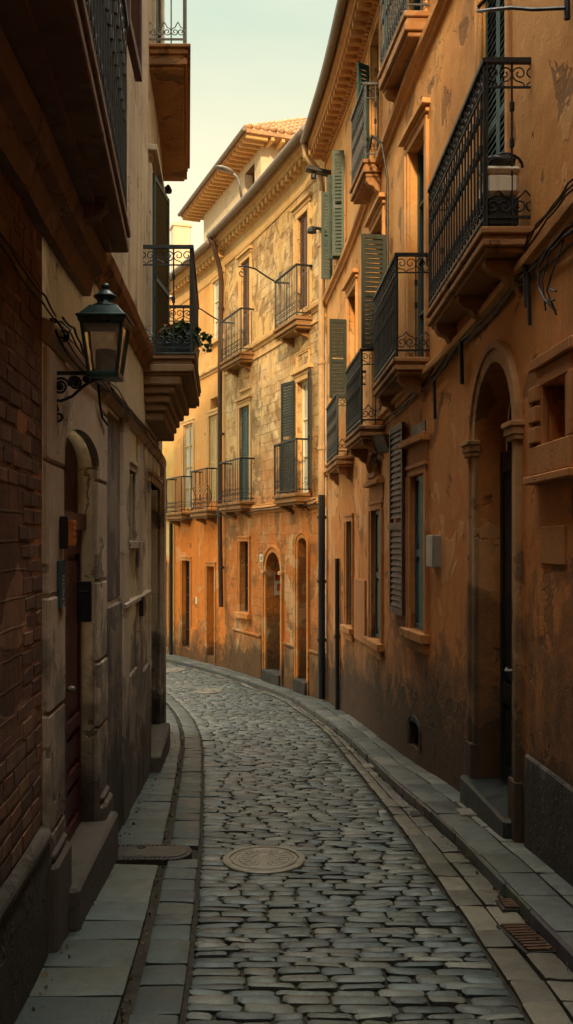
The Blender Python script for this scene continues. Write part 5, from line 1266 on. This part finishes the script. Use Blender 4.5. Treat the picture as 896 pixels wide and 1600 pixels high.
access(730, 1269, .14, .26, 'small pale square access cover in the raised pavement by the portal step', .106, 'cast'); access(655, 1272, .15, .2, 'dark oblong access cover in the gutter stones opposite the portal', .006); access(580, 1197, .17, .3, 'grey oblong access cover in the gutter stones farther up the street', .006, 'cast')
# loose leaves and grit along the wall feet
mb = MB()
for _ in range(420):
    y = U(3.6, 15)
    s_ = random.choice((0,1,2))
    x = {0: CL.f(y)+abs(random.gauss(0,.05))+.06, 1: KL(y)-.265+U(-.02,.02), 2: KT(y)-.03-abs(random.gauss(0,.03))}[s_]
    p = Vector((x, y, zg(y)+.026)); v = U(.5,1.3); leafq(mb, p, U(.006,.016), (.10*v,.065*v,.03*v))
o = mb.build('litter', M['leaf'], None); o['kind'] = 'stuff'

# ================================================================== unseen tall block added behind the viewer to cut the low sun
rh = thing('sun_blocker', 'unseen plain block added behind the viewer to shade the street', 'town house', (0,-12.5,0))
HB_ = 14.6
mb = MB(); mb.box((0.5,-14.5,HB_/2-.5), 16, 4, HB_+1); mb.build('wall', M['ochre'], rh)
mb = MB(); mb.poly([(-7.9,-12.2,HB_),(8.9,-12.2,HB_),(8.9,-14.5,HB_+1.1),(-7.9,-14.5,HB_+1.1)]); mb.poly([(-7.9,-16.8,HB_),(8.9,-16.8,HB_),(8.9,-14.5,HB_+1.1),(-7.9,-14.5,HB_+1.1)]); mb.poly([(-7.9,-12.2,HB_),(-7.9,-16.8,HB_),(-7.9,-14.5,HB_+1.1)]); mb.poly([(8.9,-12.2,HB_),(8.9,-16.8,HB_),(8.9,-14.5,HB_+1.1)]); mb.build('roof', M['terra'], rh)

# ================================================================== daylight
SUN_EL, SUN_AZ = math.radians(22), math.radians(-4)      # low sun behind the viewer
sd = bpy.data.lights.new('sun', 'SUN'); sd.energy = 5.0; sd.angle = math.radians(2.5); sd.color = (1, .70, .37); so = bpy.data.objects.new('sun', sd); COL.objects.link(so)
toS = Vector((math.sin(SUN_AZ)*math.cos(SUN_EL), -math.cos(SUN_AZ)*math.cos(SUN_EL), math.sin(SUN_EL))); so.rotation_euler = toS.to_track_quat('Z', 'Y').to_euler(); so.location = (0,-20,30)
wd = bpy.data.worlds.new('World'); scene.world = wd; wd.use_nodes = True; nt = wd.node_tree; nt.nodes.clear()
out = nt.nodes.new('ShaderNodeOutputWorld'); bg = nt.nodes.new('ShaderNodeBackground'); sky = nt.nodes.new('ShaderNodeTexSky')
sky.sky_type = 'NISHITA'; sky.sun_disc = False; sky.sun_elevation = SUN_EL; sky.sun_rotation = math.radians(180)-SUN_AZ; sky.air_density = 1.2; sky.dust_density = 4.0; sky.ozone_density = 1.0
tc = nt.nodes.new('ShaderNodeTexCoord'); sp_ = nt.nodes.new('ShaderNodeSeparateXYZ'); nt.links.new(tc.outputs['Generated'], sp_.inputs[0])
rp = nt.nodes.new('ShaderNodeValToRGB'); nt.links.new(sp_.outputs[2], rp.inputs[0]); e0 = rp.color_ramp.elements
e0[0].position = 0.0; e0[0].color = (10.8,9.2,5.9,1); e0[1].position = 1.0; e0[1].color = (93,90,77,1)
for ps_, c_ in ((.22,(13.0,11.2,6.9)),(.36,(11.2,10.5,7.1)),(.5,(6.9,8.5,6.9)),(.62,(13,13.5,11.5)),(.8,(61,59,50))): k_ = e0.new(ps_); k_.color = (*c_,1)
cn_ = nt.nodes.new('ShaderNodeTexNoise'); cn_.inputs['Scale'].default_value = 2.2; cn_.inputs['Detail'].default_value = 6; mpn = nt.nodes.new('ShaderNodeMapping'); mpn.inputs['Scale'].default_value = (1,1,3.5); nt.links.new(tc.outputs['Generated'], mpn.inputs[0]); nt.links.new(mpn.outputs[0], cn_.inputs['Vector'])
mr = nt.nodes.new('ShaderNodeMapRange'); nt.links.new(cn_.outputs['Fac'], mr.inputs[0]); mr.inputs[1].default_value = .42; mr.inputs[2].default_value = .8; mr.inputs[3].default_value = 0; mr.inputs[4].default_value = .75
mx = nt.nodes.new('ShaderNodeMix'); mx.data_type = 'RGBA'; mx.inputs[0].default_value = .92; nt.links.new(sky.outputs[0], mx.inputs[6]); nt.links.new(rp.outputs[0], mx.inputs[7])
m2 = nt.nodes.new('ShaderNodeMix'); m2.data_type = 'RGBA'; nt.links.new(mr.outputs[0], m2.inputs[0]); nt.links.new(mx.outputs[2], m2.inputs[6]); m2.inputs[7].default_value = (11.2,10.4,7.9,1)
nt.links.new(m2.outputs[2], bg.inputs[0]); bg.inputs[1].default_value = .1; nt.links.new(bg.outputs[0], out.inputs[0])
scene.view_settings.view_transform = 'Standard'; scene.view_settings.look = 'None'; scene.view_settings.exposure = 0
try:
    scene.cycles.use_denoising = True; scene.cycles.max_bounces = 7; scene.cycles.diffuse_bounces = 4; scene.cycles.use_adaptive_sampling = True; scene.cycles.adaptive_threshold = .03; scene.cycles.caustics_reflective = False; scene.cycles.caustics_refractive = False; scene.cycles.sample_clamp_indirect = 6
except Exception: pass
